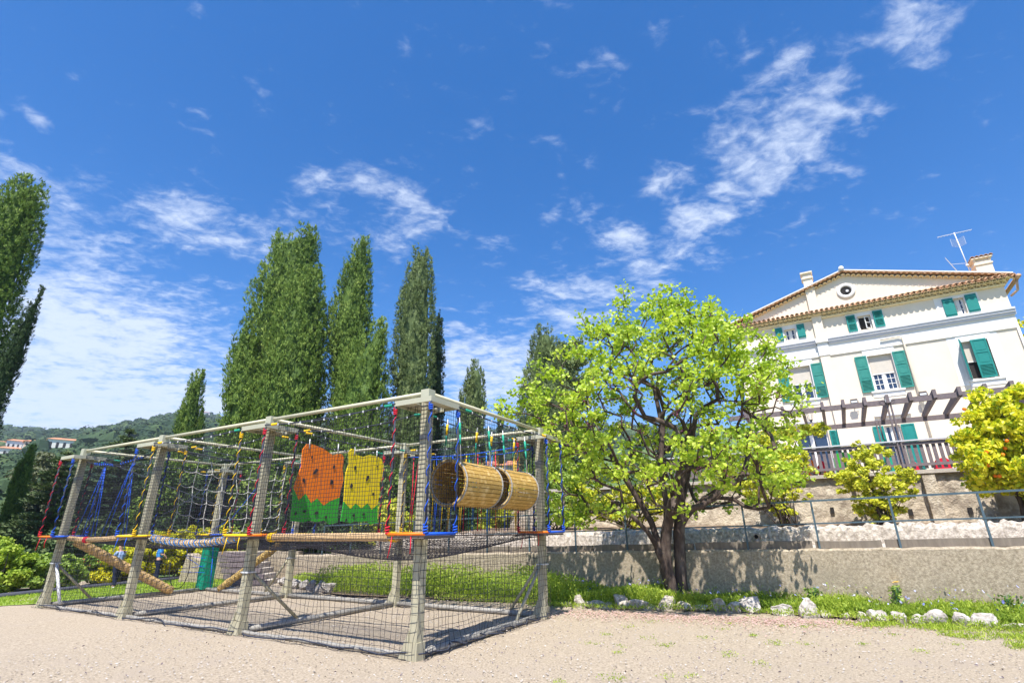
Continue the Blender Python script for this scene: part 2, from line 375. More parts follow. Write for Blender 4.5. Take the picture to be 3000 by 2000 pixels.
def bush(name, label, cat, base, blobs, nclump, lump, nleaf, lsize, lmat, seed, group=None, kindleaf='leaf', stems=8, up=.5, shell=.5, flowers=None, aspect=.45, stem_r=.02):
    rng = np.random.default_rng(seed); base = Vector(base)
    t = thing(name, label, cat, base, group)
    bl = [(base.x + b[0], base.y + b[1], base.z + b[2], b[3], b[4], b[5]) for b in blobs]
    cl, cu = clumps(rng, bl, nclump, shell, lump)
    P, u = blob_points(rng, nleaf, cl, .9)
    tn = np.clip(rng.normal(.5, .26, nleaf), 0, 1)
    mb = MB(); leaves(mb, P, lsize, rng, up, kindleaf, None if kindleaf == 'leaf' else u + [0, 0, .5], tn, 0, aspect, out=u * .6)
    mb.build('foliage', LM[lmat], t)
    st = MB()
    for i in range(stems):
        c = cl[rng.integers(nclump)]; e = Vector(c[:3]); p0 = base + Vector((rng.normal() * .12, rng.normal() * .12, -.02))
        m = p0.lerp(e, .5) + Vector((rng.normal() * .1, rng.normal() * .1, .12))
        st.tube([p0, p0.lerp(m, .5) + Vector((0, 0, .05)), m, m.lerp(e, .6), e], [stem_r * 1.4, stem_r * 1.1, stem_r * .8, stem_r * .5, stem_r * .25], 6)
    if stems: st.build('stem', M['bark2'], t, True)
    if flowers:
        fm, nf, fs, nm = flowers
        P, u = blob_points(rng, nf, cl, .3); mb = MB(); leaves(mb, P + u * .03, fs, rng, .8)
        o = mb.build(nm, LM[fm], t); o['kind'] = 'stuff'
    return t
def profile_tree(name, label, cat, Y, prof, seed, lmat, group=None, nplume=230, nblade=95, blade=.2, plume=(.30, 1.5), base_z=0.0, lean=0.0, depth=1.0, spread=.35, core=.66):
    """columnar conifer: vertical plumes of small upward sprays over a tapering envelope [(z, x, radius)]"""
    rng = np.random.default_rng(seed)
    zs = np.array([p[0] for p in prof]); xs = np.array([p[1] for p in prof]); rs = np.array([p[2] for p in prof]) * (Y / math.hypot(prof[0][1], Y))
    t = thing(name, label, cat, (xs[0], Y, base_z), group)
    H = zs[-1] - zs[0]; grid = np.linspace(zs[0], zs[-1], 200); rg = np.interp(grid, zs, rs)
    w = rg + .15; w /= w.sum()
    pz = grid[rng.choice(200, nplume, p=w)] + rng.uniform(-.1, .1, nplume); pz = np.clip(pz, zs[0], zs[-1] - .1)
    th = rng.uniform(0, 2 * math.pi, nplume)
    pr = np.interp(pz, zs, rs) * rng.uniform(.76, 1.04, nplume)
    pw = plume[0] * .72 * rng.uniform(.6, 1.35, nplume) * np.clip(.45 + np.interp(pz, zs, rs) / 2.0, .45, 1.25)
    pr = np.maximum(pr - pw * .22, 0)
    ph = plume[1] * rng.uniform(.6, 1.35, nplume)
    ph = np.minimum(ph, (zs[-1] - pz) * .9 + .8)
    cx = np.interp(pz, zs, xs) + pr * np.cos(th); cy = Y + pr * np.sin(th) * depth
    out = np.stack([np.cos(th), np.sin(th), np.zeros(nplume)], 1)
    # every plume carries tufts of small sprays; each tuft has its own shade of green
    per = 8; ntuft = max(6, nblade // per)
    kt = np.repeat(np.arange(nplume), ntuft); nt_ = len(kt)
    tt = rng.random(nt_) ** .9; ang = rng.uniform(0, 2 * math.pi, nt_)
    prf = np.sin(np.clip(tt * .98 + .02, 0, 1) * math.pi) ** .7 * (1 - .6 * tt)
    rr = pw[kt] * prf * (1 - .25 * rng.random(nt_) ** 2)
    TC = np.stack([cx[kt] + rr * np.cos(ang), cy[kt] + rr * np.sin(ang), pz[kt] - .25 * ph[kt] + tt * ph[kt]], 1)
    TC[:, :2] += out[kt, :2] * (tt * ph[kt] * .02)[:, None]
    to = np.stack([np.cos(ang), np.sin(ang), np.zeros(nt_)], 1) * .55 + out[kt] * .6
    td = unit(to * spread + np.array([0, 0, 1.0]) + rng.normal(size=(nt_, 3)) * .18)
    ttint = .42 + .12 * rng.normal(size=nt_) + .14 * rng.normal(size=nplume)[kt] + .22 * (tt - .4)
    q = np.repeat(np.arange(nt_), per); n = len(q)
    C = TC[q] + rng.normal(size=(n, 3)) * blade * .26 + td[q] * (rng.random(n) * blade * .9)[:, None]
    d = td[q] + rng.normal(size=(n, 3)) * .22
    tn = np.clip(ttint[q] + .07 * rng.normal(size=n), 0, 1)
    mb = MB(); leaves(mb, C, blade * 1.3, rng, 0, 'blade', d, tn, 0, .25, out=to[q] * 1.7 + np.array([0, 0, .45]))
    # inner mass so that the crown is dense, itself rough
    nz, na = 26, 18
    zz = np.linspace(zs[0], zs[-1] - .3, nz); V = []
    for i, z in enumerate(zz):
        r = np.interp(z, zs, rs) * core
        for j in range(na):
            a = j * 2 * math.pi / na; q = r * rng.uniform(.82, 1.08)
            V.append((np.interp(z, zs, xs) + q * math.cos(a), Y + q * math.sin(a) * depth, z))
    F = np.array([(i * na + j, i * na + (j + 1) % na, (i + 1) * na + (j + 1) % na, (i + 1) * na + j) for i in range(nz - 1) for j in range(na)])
    mb.add(V, F, 0, .12)  # low tint paints the shade in the gaps between plumes
    mb.build('crown', LM[lmat], t)
    tr = MB(); tr.tube([(xs[0], Y, base_z - .3), (xs[0], Y, base_z + 1.5), (xs[0], Y, zs[0] + H * .4)], [.22, .17, .08], 8); tr.build('trunk', M['bark2'], t, True)
    return t
# ------------------------------------------------------------------ the setting
RIDGE = [(-75, 75), (-47, 90), (-44, 94), (-42.1, 102), (-38.8, 112), (-36.5, 122), (-34, 132), (-30.1, 134), (-20, 138), (-7.9, 141), (10, 133), (40, 123), (75, 113)]
def ridge_z(az, R):
    base = np.interp(np.degrees(az), [a for a, _ in RIDGE], [z for _, z in RIDGE])
    return base
def smooth_noise(x, y, s=0):
    return (np.sin(x * 1.0 + 1.3 * s) * np.cos(y * 1.3 + s) + .5 * np.sin(x * 2.3 + y * 1.7 + s) + .25 * np.sin(x * 5.1 - y * 4.3 + s * 2))
def hill_h(X, Y):
    R = np.hypot(X, Y); az = np.arctan2(X, Y)
    s = np.clip((R - 62) / 700.0, 0, 1)
    z = ridge_z(az, R) * s
    return z + s * 9 * smooth_noise(X / 70, Y / 70) - .05
# gravel ground: fine grid close by, one sheet out to the foot of the hill
mb = MB()
mb.add([(-600, -300, -.03), (600, -300, -.03), (600, 70, -.03), (-600, 70, -.03)], [(0, 1, 2, 3)])
tag(mb.build('ground', M['grassland']), kind='structure')
mb = MB(); nx, ny = 90, 70
xs = np.linspace(-16, 14, nx); ys = np.linspace(-3, 21, ny); X, Y_ = np.meshgrid(xs, ys)
rg = np.random.default_rng(5)
Zg = .012 * smooth_noise(X * 1.1, Y_ * 1.1) + .004 * rg.normal(size=X.shape)
V = np.stack([X, Y_, Zg - .004], -1).reshape(-1, 3); I = np.arange(nx * ny).reshape(ny, nx)
mb.add(V, np.stack([I[:-1, :-1], I[:-1, 1:], I[1:, 1:], I[1:, :-1]], -1).reshape(-1, 4))
tag(mb.build('gravel_yard', M['gravel'], smooth=True), kind='structure')
# loose pebbles on the gravel
rg = np.random.default_rng(6); mb = MB(); n = 9000
P = np.stack([rg.uniform(-7, 9, n), 5 + 9 * rg.random(n) ** 1.5, np.zeros(n)], 1)
leaves(mb, P + [0, 0, .012], .022, rg, 2.5, 'leaf', None, rg.random(n), 0, .5)
tag(mb.build('loose_pebbles', M['stone']), 'pale loose pebbles scattered over the gravel yard', 'pebbles', kind='stuff')
n = 700; P = np.stack([rg.uniform(-7, 10, n), 5.5 + 8 * rg.random(n) ** 1.3, np.full(n, .014)], 1); mb = MB(); leaves(mb, P, .035, rg, 1.2, 'leaf', None, None, 0, .25)
tag(mb.build('dry_leaves', M['timber_dark']), 'dry brown leaves and bark bits on the gravel yard', 'leaf litter', kind='stuff')
# hill
mb = MB(); na, nr = 150, 60
az = np.radians(np.linspace(-80, 80, na)); rr = np.linspace(62 ** .5, 900 ** .5, nr) ** 2
A_, Rr = np.meshgrid(az, rr); X = Rr * np.sin(A_); Y_ = Rr * np.cos(A_); Zh = hill_h(X, Y_)
V = np.stack([X, Y_, Zh], -1).reshape(-1, 3); I = np.arange(na * nr).reshape(nr, na)
mb.add(V, np.stack([I[:-1, :-1], I[:-1, 1:], I[1:, 1:], I[1:, :-1]], -1).reshape(-1, 4))
tag(mb.build('hill', M['grassland'], smooth=True), kind='structure')
# lawn beyond the left end of the course and its dark kerb
lawn_poly = [(-60, -8), (-24, 6), (-12.9, 13.55), (-11.75, 14.2), (-9.9, 17.2), (-9.0, 18.9), (-9.6, 20.4), (-12.2, 21.3), (-12.75, 19.85), (-13.1, 19.0), (-13.55, 17.5), (-14.05, 15.4), (-24, 11), (-60, 2)]
mb = MB(); mb.add([(x, y, .012) for x, y in lawn_poly], [tuple(range(len(lawn_poly)))]); tag(mb.build('lawn', M['lawn']), kind='structure')
mb = MB(); mb.tube([(-24, 11, .05), (-14.05, 15.4, .05), (-13.55, 17.5, .05), (-13.1, 19.0, .05), (-12.75, 19.85, .05), (-12.2, 21.3, .05)], .075, 8)
tag(mb.build('kerb_pipe', M['kerb'], smooth=True), 'dark blue rounded kerb between the lawn and the left bushes', 'kerb')
def pip(x, y, poly):
    c = np.zeros(len(x), bool); j = len(poly) - 1
    for i in range(len(poly)):
        xi, yi = poly[i]; xj, yj = poly[j]
        with np.errstate(divide='ignore'):
            k = ((yi > y) != (yj > y)) & (x < (xj - xi) * (y - yi) / (yj - yi + 1e-12) + xi)
        c ^= k; j = i
    return c
rg = np.random.default_rng(7); n = 60000
x = rg.uniform(-19, -9, n); y = rg.uniform(9, 21.5, n); k = pip(x, y, lawn_poly); P = np.stack([x[k], y[k], np.full(k.sum(), .035)], 1)
mb = MB(); leaves(mb, P, .075, rg, 0, 'blade', np.tile([0, 0, 1.], (len(P), 1)) + rg.normal(size=(len(P), 3)) * .35, rg.uniform(.2, .95, len(P)), 0, .22)
tag(mb.build('lawn_grass', LM['grass']), 'short bright grass of the lawn beyond the rope course', 'grass', kind='stuff')
# planting strip at the foot of the wall
STONES_LINE = [(-7.3, 18.3), (-6.2, 16.9), (-4.7, 15.3), (-2.7, 14.5), (-.1, 13.6), (1.0, 12.75), (2.0, 12.5), (3.0, 12.2), (4.3, 11.85), (5.1, 11.4), (5.9, 10.95), (6.5, 10.55), (7.3, 10.15), (8.0, 9.7), (8.6, 9.3), (10.5, 8.2)]
def wall_pt(e, d): p = T(e, d); return (p.x, p.y)
strip = STONES_LINE + [wall_pt(9.5, -.02), wall_pt(-14, -.02)]
mb = MB(); mb.add([(x, y, .03) for x, y in STONES_LINE] + [(*wall_pt(9.5, -.02), .12), (*wall_pt(-14, -.02), .1)], [tuple(range(len(strip)))])
tag(mb.build('flower_bed_soil', M['soil']), kind='structure')

# walls and terraces (frame T)
def pz(e): return 1.111 + .0208 * e            # height of the ramped path
def strip_mesh(name, m, rows, es, kind=None, label=None, cat=None):
    """rows: functions e -> (d, z); quads between consecutive rows"""
    mb = MB(); V = []
    for e in es:
        for f in rows: d, z = f(e); V.append(T(e, d, z))
    k = len(rows); n = len(es)
    F = [(i * k + j, (i + 1) * k + j, (i + 1) * k + j + 1, i * k + j + 1) for i in range(n - 1) for j in range(k - 1)]
    F += [tuple(range(k)), tuple((n - 1) * k + j for j in range(k))[::-1]]
    mb.add(V, F); o = mb.build(name, m); return tag(o, label, cat, kind=kind)
rg = np.random.default_rng(11)
es = np.linspace(-15.2, 12, 160)
jit = {round(float(e), 4): rg.normal(size=8) for e in es}
J = lambda e, i: float(jit[round(float(e), 4)][i])
strip_mesh('retaining_wall', M['render'], [lambda e: (-.06 + .006 * J(e, 0), -.2), lambda e: (-.08 + .006 * J(e, 1), .5), lambda e: (-.08 + .008 * J(e, 2), pz(e) - .03 + .006 * J(e, 3)), lambda e: (-.05, pz(e) + .01 + .008 * J(e, 3)), lambda e: (.18, pz(e) + .01 + .008 * J(e, 4)), lambda e: (.18, -.2)], es,
           label='long grey-beige rendered retaining wall behind the flower bed', cat='wall')
strip_mesh('path', M['path'], [lambda e: (.18, pz(e) - .02), lambda e: (.9, pz(e)), lambda e: (1.85, pz(e) + .05)], es, kind='structure')
es2 = np.linspace(-12.6, 12.5, 420)
jit.update({round(float(e), 4): rg.normal(size=8) for e in es2})
def lz(e): return 1.60 + .014 * e
def jag(e, i, a): return a * (J(e, i)) + .03 * math.sin(e * 9 + 3 * math.sin(e * 3))
strip_mesh('low_stone_wall', M['rough_stone'], [lambda e: (1.78 + .02 * J(e, 0), pz(e) - .1), lambda e: (1.78 + .008 * J(e, 1), pz(e) + .22), lambda e: (1.785 + .012 * J(e, 2), lz(e) - .12 + jag(e, 3, .008)), lambda e: (1.84 + .03 * J(e, 4), lz(e) - .03 + jag(e, 5, .016)), lambda e: (2.05, lz(e) + .01 + jag(e, 6, .02)), lambda e: (2.25, lz(e) - .02), lambda e: (2.25, .8)], es2,
           label='low rough stone wall with a ragged pale top above the path', cat='wall')
es3 = np.linspace(-9.5, 12.5, 60); jit.update({round(float(e), 4): rg.normal(size=8) for e in es3})
strip_mesh('planting_terrace', M['soil'], [lambda e: (2.2, 1.5 + .014 * e), lambda e: (4, 1.6), lambda e: (6.0, 1.72)], es3, kind='structure')
uw = thing('terrace_wall', 'tall weathered terrace wall under the pergola balustrade', 'wall', T(2, 6, 1.5))
mb = MB()
V = []; ne, nz = 110, 12
E_ = np.linspace(-8.5, 7.02, ne); rj = rg.normal(size=(ne, nz))
for i, e in enumerate(E_):
    for j in range(nz):
        z = 1.3 + (3.06 - 1.3) * j / (nz - 1); V.append(T(e, 6.0 - .05 * (1 - j / nz) * 3 + .012 * rj[i, j], z))
F = [(i * nz + j, (i + 1) * nz + j, (i + 1) * nz + j + 1, i * nz + j + 1) for i in range(ne - 1) for j in range(nz - 1)]
mb.add(V, F); mb.fbox(T, 7.02, 7.10, 5.93, 6.4, 1.3, 3.06); mb.build('wall', M['old_wall'], uw)
mb = MB(); mb.fbox(T, 5.62, 5.92, 5.70, 6.2, 1.3, 3.0); mb.build('buttress', M['old_wall'], uw)
mb = MB(); mb.fbox(T, 7.1, 12.5, 6.6, 6.9, 1.3, 3.06); mb.build('recessed_wall', M['old_wall'], uw)
mb = MB(); mb.fbox(T, -8.6, 12.5, 5.85, 6.35, 3.063, 3.17); mb.build('coping', M['path'], uw)
for e, z in ((-2.6, 2.45), (-.9, 2.1), (1.5, 2.25), (3.2, 2.1), (4.9, 2.55), (5.15, 2.0), (3.9, 2.75), (.3, 2.5), (6.5, 2.0)):
    mb = MB(); mb.fbox(T, e - .05, e + .05, 5.845 if e < 5.6 or e > 6 else 5.68, 5.9, z - .09, z + .09); mb.build('drain_slot', M['dark'], uw)
mb = MB(); mb.add([T(-8.6, 6.35, 3.15), T(12.5, 6.35, 3.15), T(12.5, 24, 3.15), T(-8.6, 24, 3.15)], [(0, 1, 2, 3)]); tag(mb.build('terrace_floor', M['path']), kind='structure')
mb = MB(); mb.fbox(T, -8.6, 12.5, 6.95, 24, -.5, 3.12); tag(mb.build('terrace_bank', M['soil']), kind='structure')
# drain pipe ends in the low stone wall
for k, (e, lab) in enumerate(((1.42, 'clay drain pipe end in low stone wall right of the tree trunk'), (1.05, ''))):
    if lab:
        mb = MB(); mb.tube([T(e, 1.70, 1.40), T(e, 1.9, 1.42)], .055, 12, False); mb.tube([T(e, 1.74, 1.40), T(e, 1.75, 1.40)], .045, 12, True, 1)
        o = mb.build('drain_pipe', [M['tile'], M['dark']], loc=T(e, 1.72, 1.40)); tag(o, lab, 'drain pipe')
# timber edging boards along the path
ei = [(-12.4, -9.9), (-9.85, -7.4), (-7.35, -5.0), (-4.95, -2.4), (-2.35, .2), (.25, 2.72), (2.78, 3.98), (4.04, 6.3), (6.36, 9.4)]
where = ['far left end of the railing by the stairs', 'behind the second bay of the rope course', 'behind the tallest weeds of the bed', 'between the barrels and the tree', 'left of the tree trunk in its shade', 'right of the tree trunk in its shade', 'short sunlit piece where the tree shadow ends', 'sunlit below the middle terrace shrub', 'sunlit at the right edge of the photo']
for k, (a, b) in enumerate(ei):
    mb = MB(); dz = .01 * ((k * 7) % 3)
    V = []
    n = 7
    for i in range(n):
        e = a + (b - a) * i / (n - 1)
        for d, z in ((.03, .012), (.03, .15 + dz), (.14, .155 + dz), (.14, .012)): V.append(T(e, d + .008 * math.sin(e * 3), pz(e) + z + .006 * math.sin(e * 5 + k)))
    F = [(i * 4 + j, (i + 1) * 4 + j, (i + 1) * 4 + (j + 1) % 4, i * 4 + (j + 1) % 4) for i in range(n - 1) for j in range(4)] + [(3, 2, 1, 0), tuple((n - 1) * 4 + j for j in range(4))]
    mb.add(V, F); o = mb.build('timber_edging', M['timber'], loc=T(a, .08, pz(a)))
    tag(o, 'weathered timber edging board ' + where[k], 'timber board', 'timber edging boards along the path')
# railing
rl = thing('path_railing', 'blue-grey steel railing with two rails along the ramped path', 'railing', T(0, 0, 1.11))
E0 = [(i - 9) * 1.4275 for i in range(0, 16)]
for i, e in enumerate(E0):
    mb = MB(); mb.fbox(T, e - .019, e + .019, -.019, .019, pz(e) - .02, pz(e) + .965); mb.build('railing_post', M['steel'], rl)
def rail(z0, z1, name):
    mb = MB(); a, b = E0[0] - .02, E0[-1] + .02
    V = [T(e, d, pz(e) + z) for e in (a, b) for d, z in ((-.024, z0), (-.024, z1), (.024, z1), (.024, z0))]
    mb.add(V, [(0, 4, 5, 1), (1, 5, 6, 2), (2, 6, 7, 3), (3, 7, 4, 0), (3, 2, 1, 0), (4, 5, 6, 7)]); mb.build(name, M['steel'], rl)
rail(.967, 1.005, 'top_rail'); rail(.50, .53, 'middle_rail')

# stairs at the far left end of the path
st = thing('garden_stairs', 'timber-edged garden stairs climbing to the left end of the path', 'stairs', (-9.6, 19.0, 0))
for k in range(6):
    z = .16 * (k + 1); y = 18.3 + .33 * k; x0 = -9.35 - .26 * k; x1 = -8.25 - .27 * k + .2
    mb = MB(); mb.box((( x0 + x1) / 2, y + .5, z - .085), ((x1 - x0) / 2, 0, 0), (0, .5, 0), (0, 0, .075)); mb.build('step', M['path'], st)
    mb = MB(); mb.box(((x0 + x1) / 2, y - .045, z - .06), ((x1 - x0) / 2 + .02, 0, 0), (0, .045, 0), (0, 0, .07)); mb.build('step_edge', M['timber_dark'], st)
mb = MB(); mb.prism([(-11.75, 19.6, -.1), (-10.7, 19.3, -.1), (-10.7, 19.3, .25), (-10.95, 19.35, .7), (-11.55, 19.55, .95)], (.15, .4, 0)); mb.build('cheek_wall', M['render'], st)
mb = MB(); mb.box((-9.7, 21.4, .45), (1.6, 0, 0), (0, .6, 0), (0, 0, .5)); mb.build('landing', M['render'], st)

# white stones edging the flower bed
def rock(name, loc, sx, sy, sz, seed, m, label, group):
    rg = np.random.default_rng(seed)
    me_v = []; me_f = []
    # cube-sphere 6x6 displaced
    n = 7; V = {}; verts = []
    def vid(p):
        k = tuple(np.round(p, 4))
        if k not in V: V[k] = len(verts); verts.append(np.array(p, float))
        return V[k]
    F = []
    for ax in range(3):
        for s in (-1, 1):
            for i in range(n):
                for j in range(n):
                    q = []
                    for a, b in ((i, j), (i + 1, j), (i + 1, j + 1), (i, j + 1)):
                        p = [0, 0, 0]; p[ax] = s; p[(ax + 1) % 3] = -1 + 2 * a / n; p[(ax + 2) % 3] = -1 + 2 * b / n; q.append(vid(p))
                    F.append(tuple(q if s > 0 else q[::-1]))
    P = np.array(verts); P = P / (np.linalg.norm(P, axis=1)[:, None] ** .55)
    for k in range(11):                                   # planar chips make it angular
        d = unit(rg.normal(size=(1, 3)))[0]; h = rg.uniform(.5, .8); q = P @ d - h
        P -= np.outer(np.clip(q, 0, None), d) * .85
    P += .03 * rg.normal(size=P.shape) + .06 * np.sin(P[:, [1, 2, 0]] * 5 + seed)
    a = rg.uniform(0, 6.28); c, s_ = math.cos(a), math.sin(a)
    P = P * [sx, sy, sz]; P = np.stack([P[:, 0] * c - P[:, 1] * s_, P[:, 0] * s_ + P[:, 1] * c, P[:, 2]], 1)
    mb = MB(); mb.add(P + np.array(loc), F); o = mb.build(name, m, loc=loc); return tag(o, label, 'stone', group)
big = [(4.78, 11.45, .34, .22, 'largest pale boulder at the right edge of the tree shade'), (5.32, 11.2, .26, .14, 'flat white stone touching the largest boulder on its right'), (5.86, 11.0, .22, .2, 'pointed grey stone third along the sunlit row'), (6.2, 10.85, .12, .08, 'small low stone after the pointed grey one'),
       (6.48, 10.68, .13, .08, 'small rusty stone half in grass before the orange poppies'), (6.74, 10.5, .13, .09, 'little angular stone left of the ridged white rock'), (7.03, 10.38, .21, .15, 'ridged white rock with a dark crack left of the poppies'), (7.3, 10.2, .15, .13, 'rounded beige stone directly below the poppies'), (7.55, 10.0, .17, .10, 'low mossy stone right below the poppies'),
       (7.83, 9.85, .23, .17, 'broad pale stone with orange stains right of the poppies'), (8.2, 9.6, .2, .15, 'smooth buff boulder after the orange-stained stone'), (8.55, 9.45, .26, .15, 'wide cracked boulder near the right end of the row'), (8.85, 9.15, .13, .07, 'small flat stone after the wide cracked boulder'), (9.1, 9.05, .17, .08, 'long low stone near the right edge of the photo'), (9.5, 8.85, .2, .13, 'last white stone at the right edge of the photo')]
# place the sunlit row exactly along the edge of the gravel
bx = [(4.78, 11.62), (5.2, 11.3), (5.62, 11.05), (5.95, 10.98), (6.22, 10.8), (6.4, 10.62), (6.62, 10.45), (6.86, 10.32), (7.06, 10.12), (7.32, 10.02), (7.62, 9.88), (7.92, 9.74), (8.1, 9.52), (8.28, 9.42), (8.6, 9.5)]
for k, ((_, _, a, h, lab), (x, y)) in enumerate(zip(big, bx)):
    rock('edging_stone', (x, y, h * .5), a * .95, a * .7, h * 1.15, 100 + k, M['stone'], lab, 'white stones edging the flower bed')
shade = [(1.15, 13.0), (1.45, 12.85), (1.75, 12.75), (2.05, 12.62), (2.32, 12.55), (2.6, 12.45), (2.9, 12.38), (3.2, 12.3), (3.5, 12.22), (3.85, 12.1), (4.2, 12.0), (4.5, 11.85)]
for k, (x, y) in enumerate(shade):
    h = .08 + .045 * ((k * 5) % 3); dirn = ['first', 'second', 'third', 'fourth', 'fifth', 'sixth', 'seventh', 'eighth', 'ninth', 'tenth', 'eleventh', 'twelfth'][k]
    rock('edging_stone', (x, y - .15, h * .5), .20 + .05 * (k % 3), .15, h * 1.15, 140 + k, M['rough_stone'], 'grey shaded edging stone under the tree, %s from the rope course' % dirn, 'white stones edging the flower bed')
far = [(-6.75, 17.55), (-6.35, 17.1), (-6.0, 16.7), (-5.6, 16.3), (-5.2, 15.9), (-7.1, 17.9), (-7.5, 18.3)]
for k, (x, y) in enumerate(far):
    dirn = ['sixth', 'fifth', 'fourth', 'third', 'nearest', 'seventh', 'farthest'][k]
    rock('edging_stone', (x, y, .12), .24, .17, .17 + .03 * (k % 2), 170 + k, M['stone'], 'white lump of rock behind the course near the stairs, %s of its row' % dirn, 'white rocks near the stairs')
# ------------------------------------------------------------------ the rope course (frame S)
POST = {'A': (0, 0), 'B': (-3.83, 0), 'C': (-7.6, 0), 'D': (-11.34, 0), 'E': (0, 3.84), 'F': (-3.83, 3.84), 'G': (-7.6, 3.84), 'H': (-11.34, 3.84)}
HT = 3.66; L_ = 11.34; W_ = 3.84
cf = thing('rope_course_frame', 'timber and tube frame of the netted rope course on the gravel', 'climbing frame', S(-5.6, 1.9, 0))
for k, (e, d) in POST.items():
    r = .068
    mb = MB(); mb.fbox(S, e - r, e + r, d - r, d + r, 0.0, HT - .12); p = mb.build('post', M['post'], cf)
    LOC[p.name] = LOC[cf.name]
    mb = MB(); mb.fbox(S, e - r - .02, e + r + .02, d - r - .02, d + r + .02, -.02, .20)
    mb.prism([S(e - r - .16, d - r - .022, 0), S(e - r, d - r - .022, 0), S(e - r, d - r - .022, .34)], SW * .03)
    mb.build('post_shoe', M['post'], p)
    mb = MB(); mb.fbox(S, e - r - .012, e + r + .012, d - r - .012, d + r + .012, HT - .13, HT + .05); mb.build('post_cap', M['plate'], p)
    mb = MB(); mb.fbox(S, e - r - .006, e + r + .006, d - r - .006, d + r + .006, 2.92, 3.0); mb.build('post_band', M['gtube'], p)
def ftube(name, a, b, z, r, m, n=10, sag=0):
    mb = MB(); pa, pb = S(*a, z), S(*b, z); pts = [pa.lerp(pb, t) - Z * sag * math.sin(math.pi * t) for t in np.linspace(0, 1, 9 if sag else 2)]
    mb.tube(pts, r, n); return mb.build(name, m, cf, True)
for a, b in ('AB', 'BC', 'CD', 'AE', 'EF', 'FG', 'GH', 'BF', 'CG', 'DH'):
    ftube('top_tube', POST[a], POST[b], HT, .034, M['tube'])
for a, b in ('BF', 'CG', 'DH', 'EF', 'FG', 'GH'):
    ftube('ground_tube', POST[a], POST[b], .055, .05, M['gtube'])
def wavy(a, b, z, r, amp, seed, out):
    rg = np.random.default_rng(seed); n = 26; pa, pb = S(*a, z), S(*b, z); o = Vector(out)
    return [pa.lerp(pb, i / (n - 1)) + o * (amp * math.sin(i * 1.1 + seed) * .6 + amp * .4 * rg.normal()) + Z * abs(amp * .3 * rg.normal()) for i in range(n)]
mb = MB(); mb.tube([S(0, .12, .05), S(0, 1.1, .05), S(0.01, 1.9, .055), S(0, 2.9, .05), S(0, 3.45, .05)], .055, 10); mb.build('ground_tube', M['gtube'], cf, True)
for a, b, s in (('A', 'B', 1), ('B', 'C', 2), ('C', 'D', 3)):
    mb = MB(); mb.tube(wavy(POST[a], POST[b], .035, .03, .015, s, SW), .033, 8); mb.build('ground_tube', M['gtube'], cf, True)
# top plates that carry the platform ropes, braces between posts and top tubes
for k, (e, d) in POST.items():
    h = .36; z = HT - .17
    mb = MB()
    for q in ((-1, -1), (1, -1), (1, 1), (-1, 1)):
        pass
    for (x0, x1, y0, y1) in ((e - h, e + h, d - h, d - h + .03), (e - h, e + h, d + h - .03, d + h), (e - h, e - h + .03, d - h + .03, d + h - .03), (e + h - .03, e + h, d - h + .03, d + h - .03)):
        mb.fbox(S, x0, x1, y0, y1, z - .07, z + .01)
    for (x0, x1) in ((e - h + .03, e - .075), (e + .075, e + h - .03)):
        mb.fbox(S, x0, x1, d - h + .03, d + h - .03, z - .03, z - .012)
    mb.build('top_plate', M['plate'], cf)
def brace(a, b, m='post', r=.03):
    mb = MB(); mb.tube([a, b], r, 8); mb.build('brace', M[m], cf, True)
brace(S(-11.34, .03, .95), S(-11.34, .95, .09)); brace(S(-11.26, 0, .95), S(-10.7, .06, .09), 'galv', .035)
brace(S(-3.80, .06, .95), S(-3.83, 1.15, .10)); brace(S(0, 3.76, .95), S(0, 2.75, .10)); brace(S(-.06, 3.80, .95), S(-.75, 3.84, .10))
brace(S(-7.66, 3.8, .95), S(-8.5, 3.84, .1)); brace(S(-7.6, .06, .95), S(-7.6, .12, .9))
for e, d in ((-11.34, 0), (-3.83, 0), (0, 3.84), (-7.6, 3.84)):
    mb = MB(); mb.fbox(S, e - .1, e + .1, d - .085, d + .085, .95, .975); mb.build('clamp', M['galv'], cf)
# green crash pad round the far left post
mb = MB(); e, d = POST['H']
mb.fbox(S, e - .16, e + .16, d - .16, d + .16, .06, 1.38); mb.fbox(S, e - .165, e - .15, d - .166, d + .166, .1, 1.36)
mb.build('post_pad', M['pad'], cf)

# ropes with a coloured cord wound round them
def helix(a, b, r, turns, n_per=8):
    a, b = Vector(a), Vector(b); d = (b - a); l = d.length; d.normalize()
    x = d.orthogonal().normalized(); y = d.cross(x); n = int(turns * n_per)
    return [a + d * (l * i / n) + (x * math.cos(2 * math.pi * i / n_per) + y * math.sin(2 * math.pi * i / n_per)) * r for i in range(n + 1)]
def wound_rope(parent, a, b, col, seed=0, r=.0165, wrap=True):
    mb = MB(); a, b = Vector(a), Vector(b); mb.tube([a, a.lerp(b, .5) + Vector((.01, 0, 0)), b], r, 6); o = mb.build('suspension_rope', M['rope_black'], parent, True)
    LOC[o.name] = LOC[parent.name]
    if wrap:
        L = (b - a).length; mb = MB(); mb.tube(helix(a.lerp(b, .02), b, r + .004, L / (.21 + .04 * (seed % 3))), .0068, 5, True)
        top = a.lerp(b, .03); mb.tube(helix(top, top.lerp(b, .05), r + .012, 3), .010, 5); mb.tube(helix(b.lerp(a, .06), b, r + .012, 3), .011, 5)
        mb.build('wound_cord', M[col], o, True)
    return o
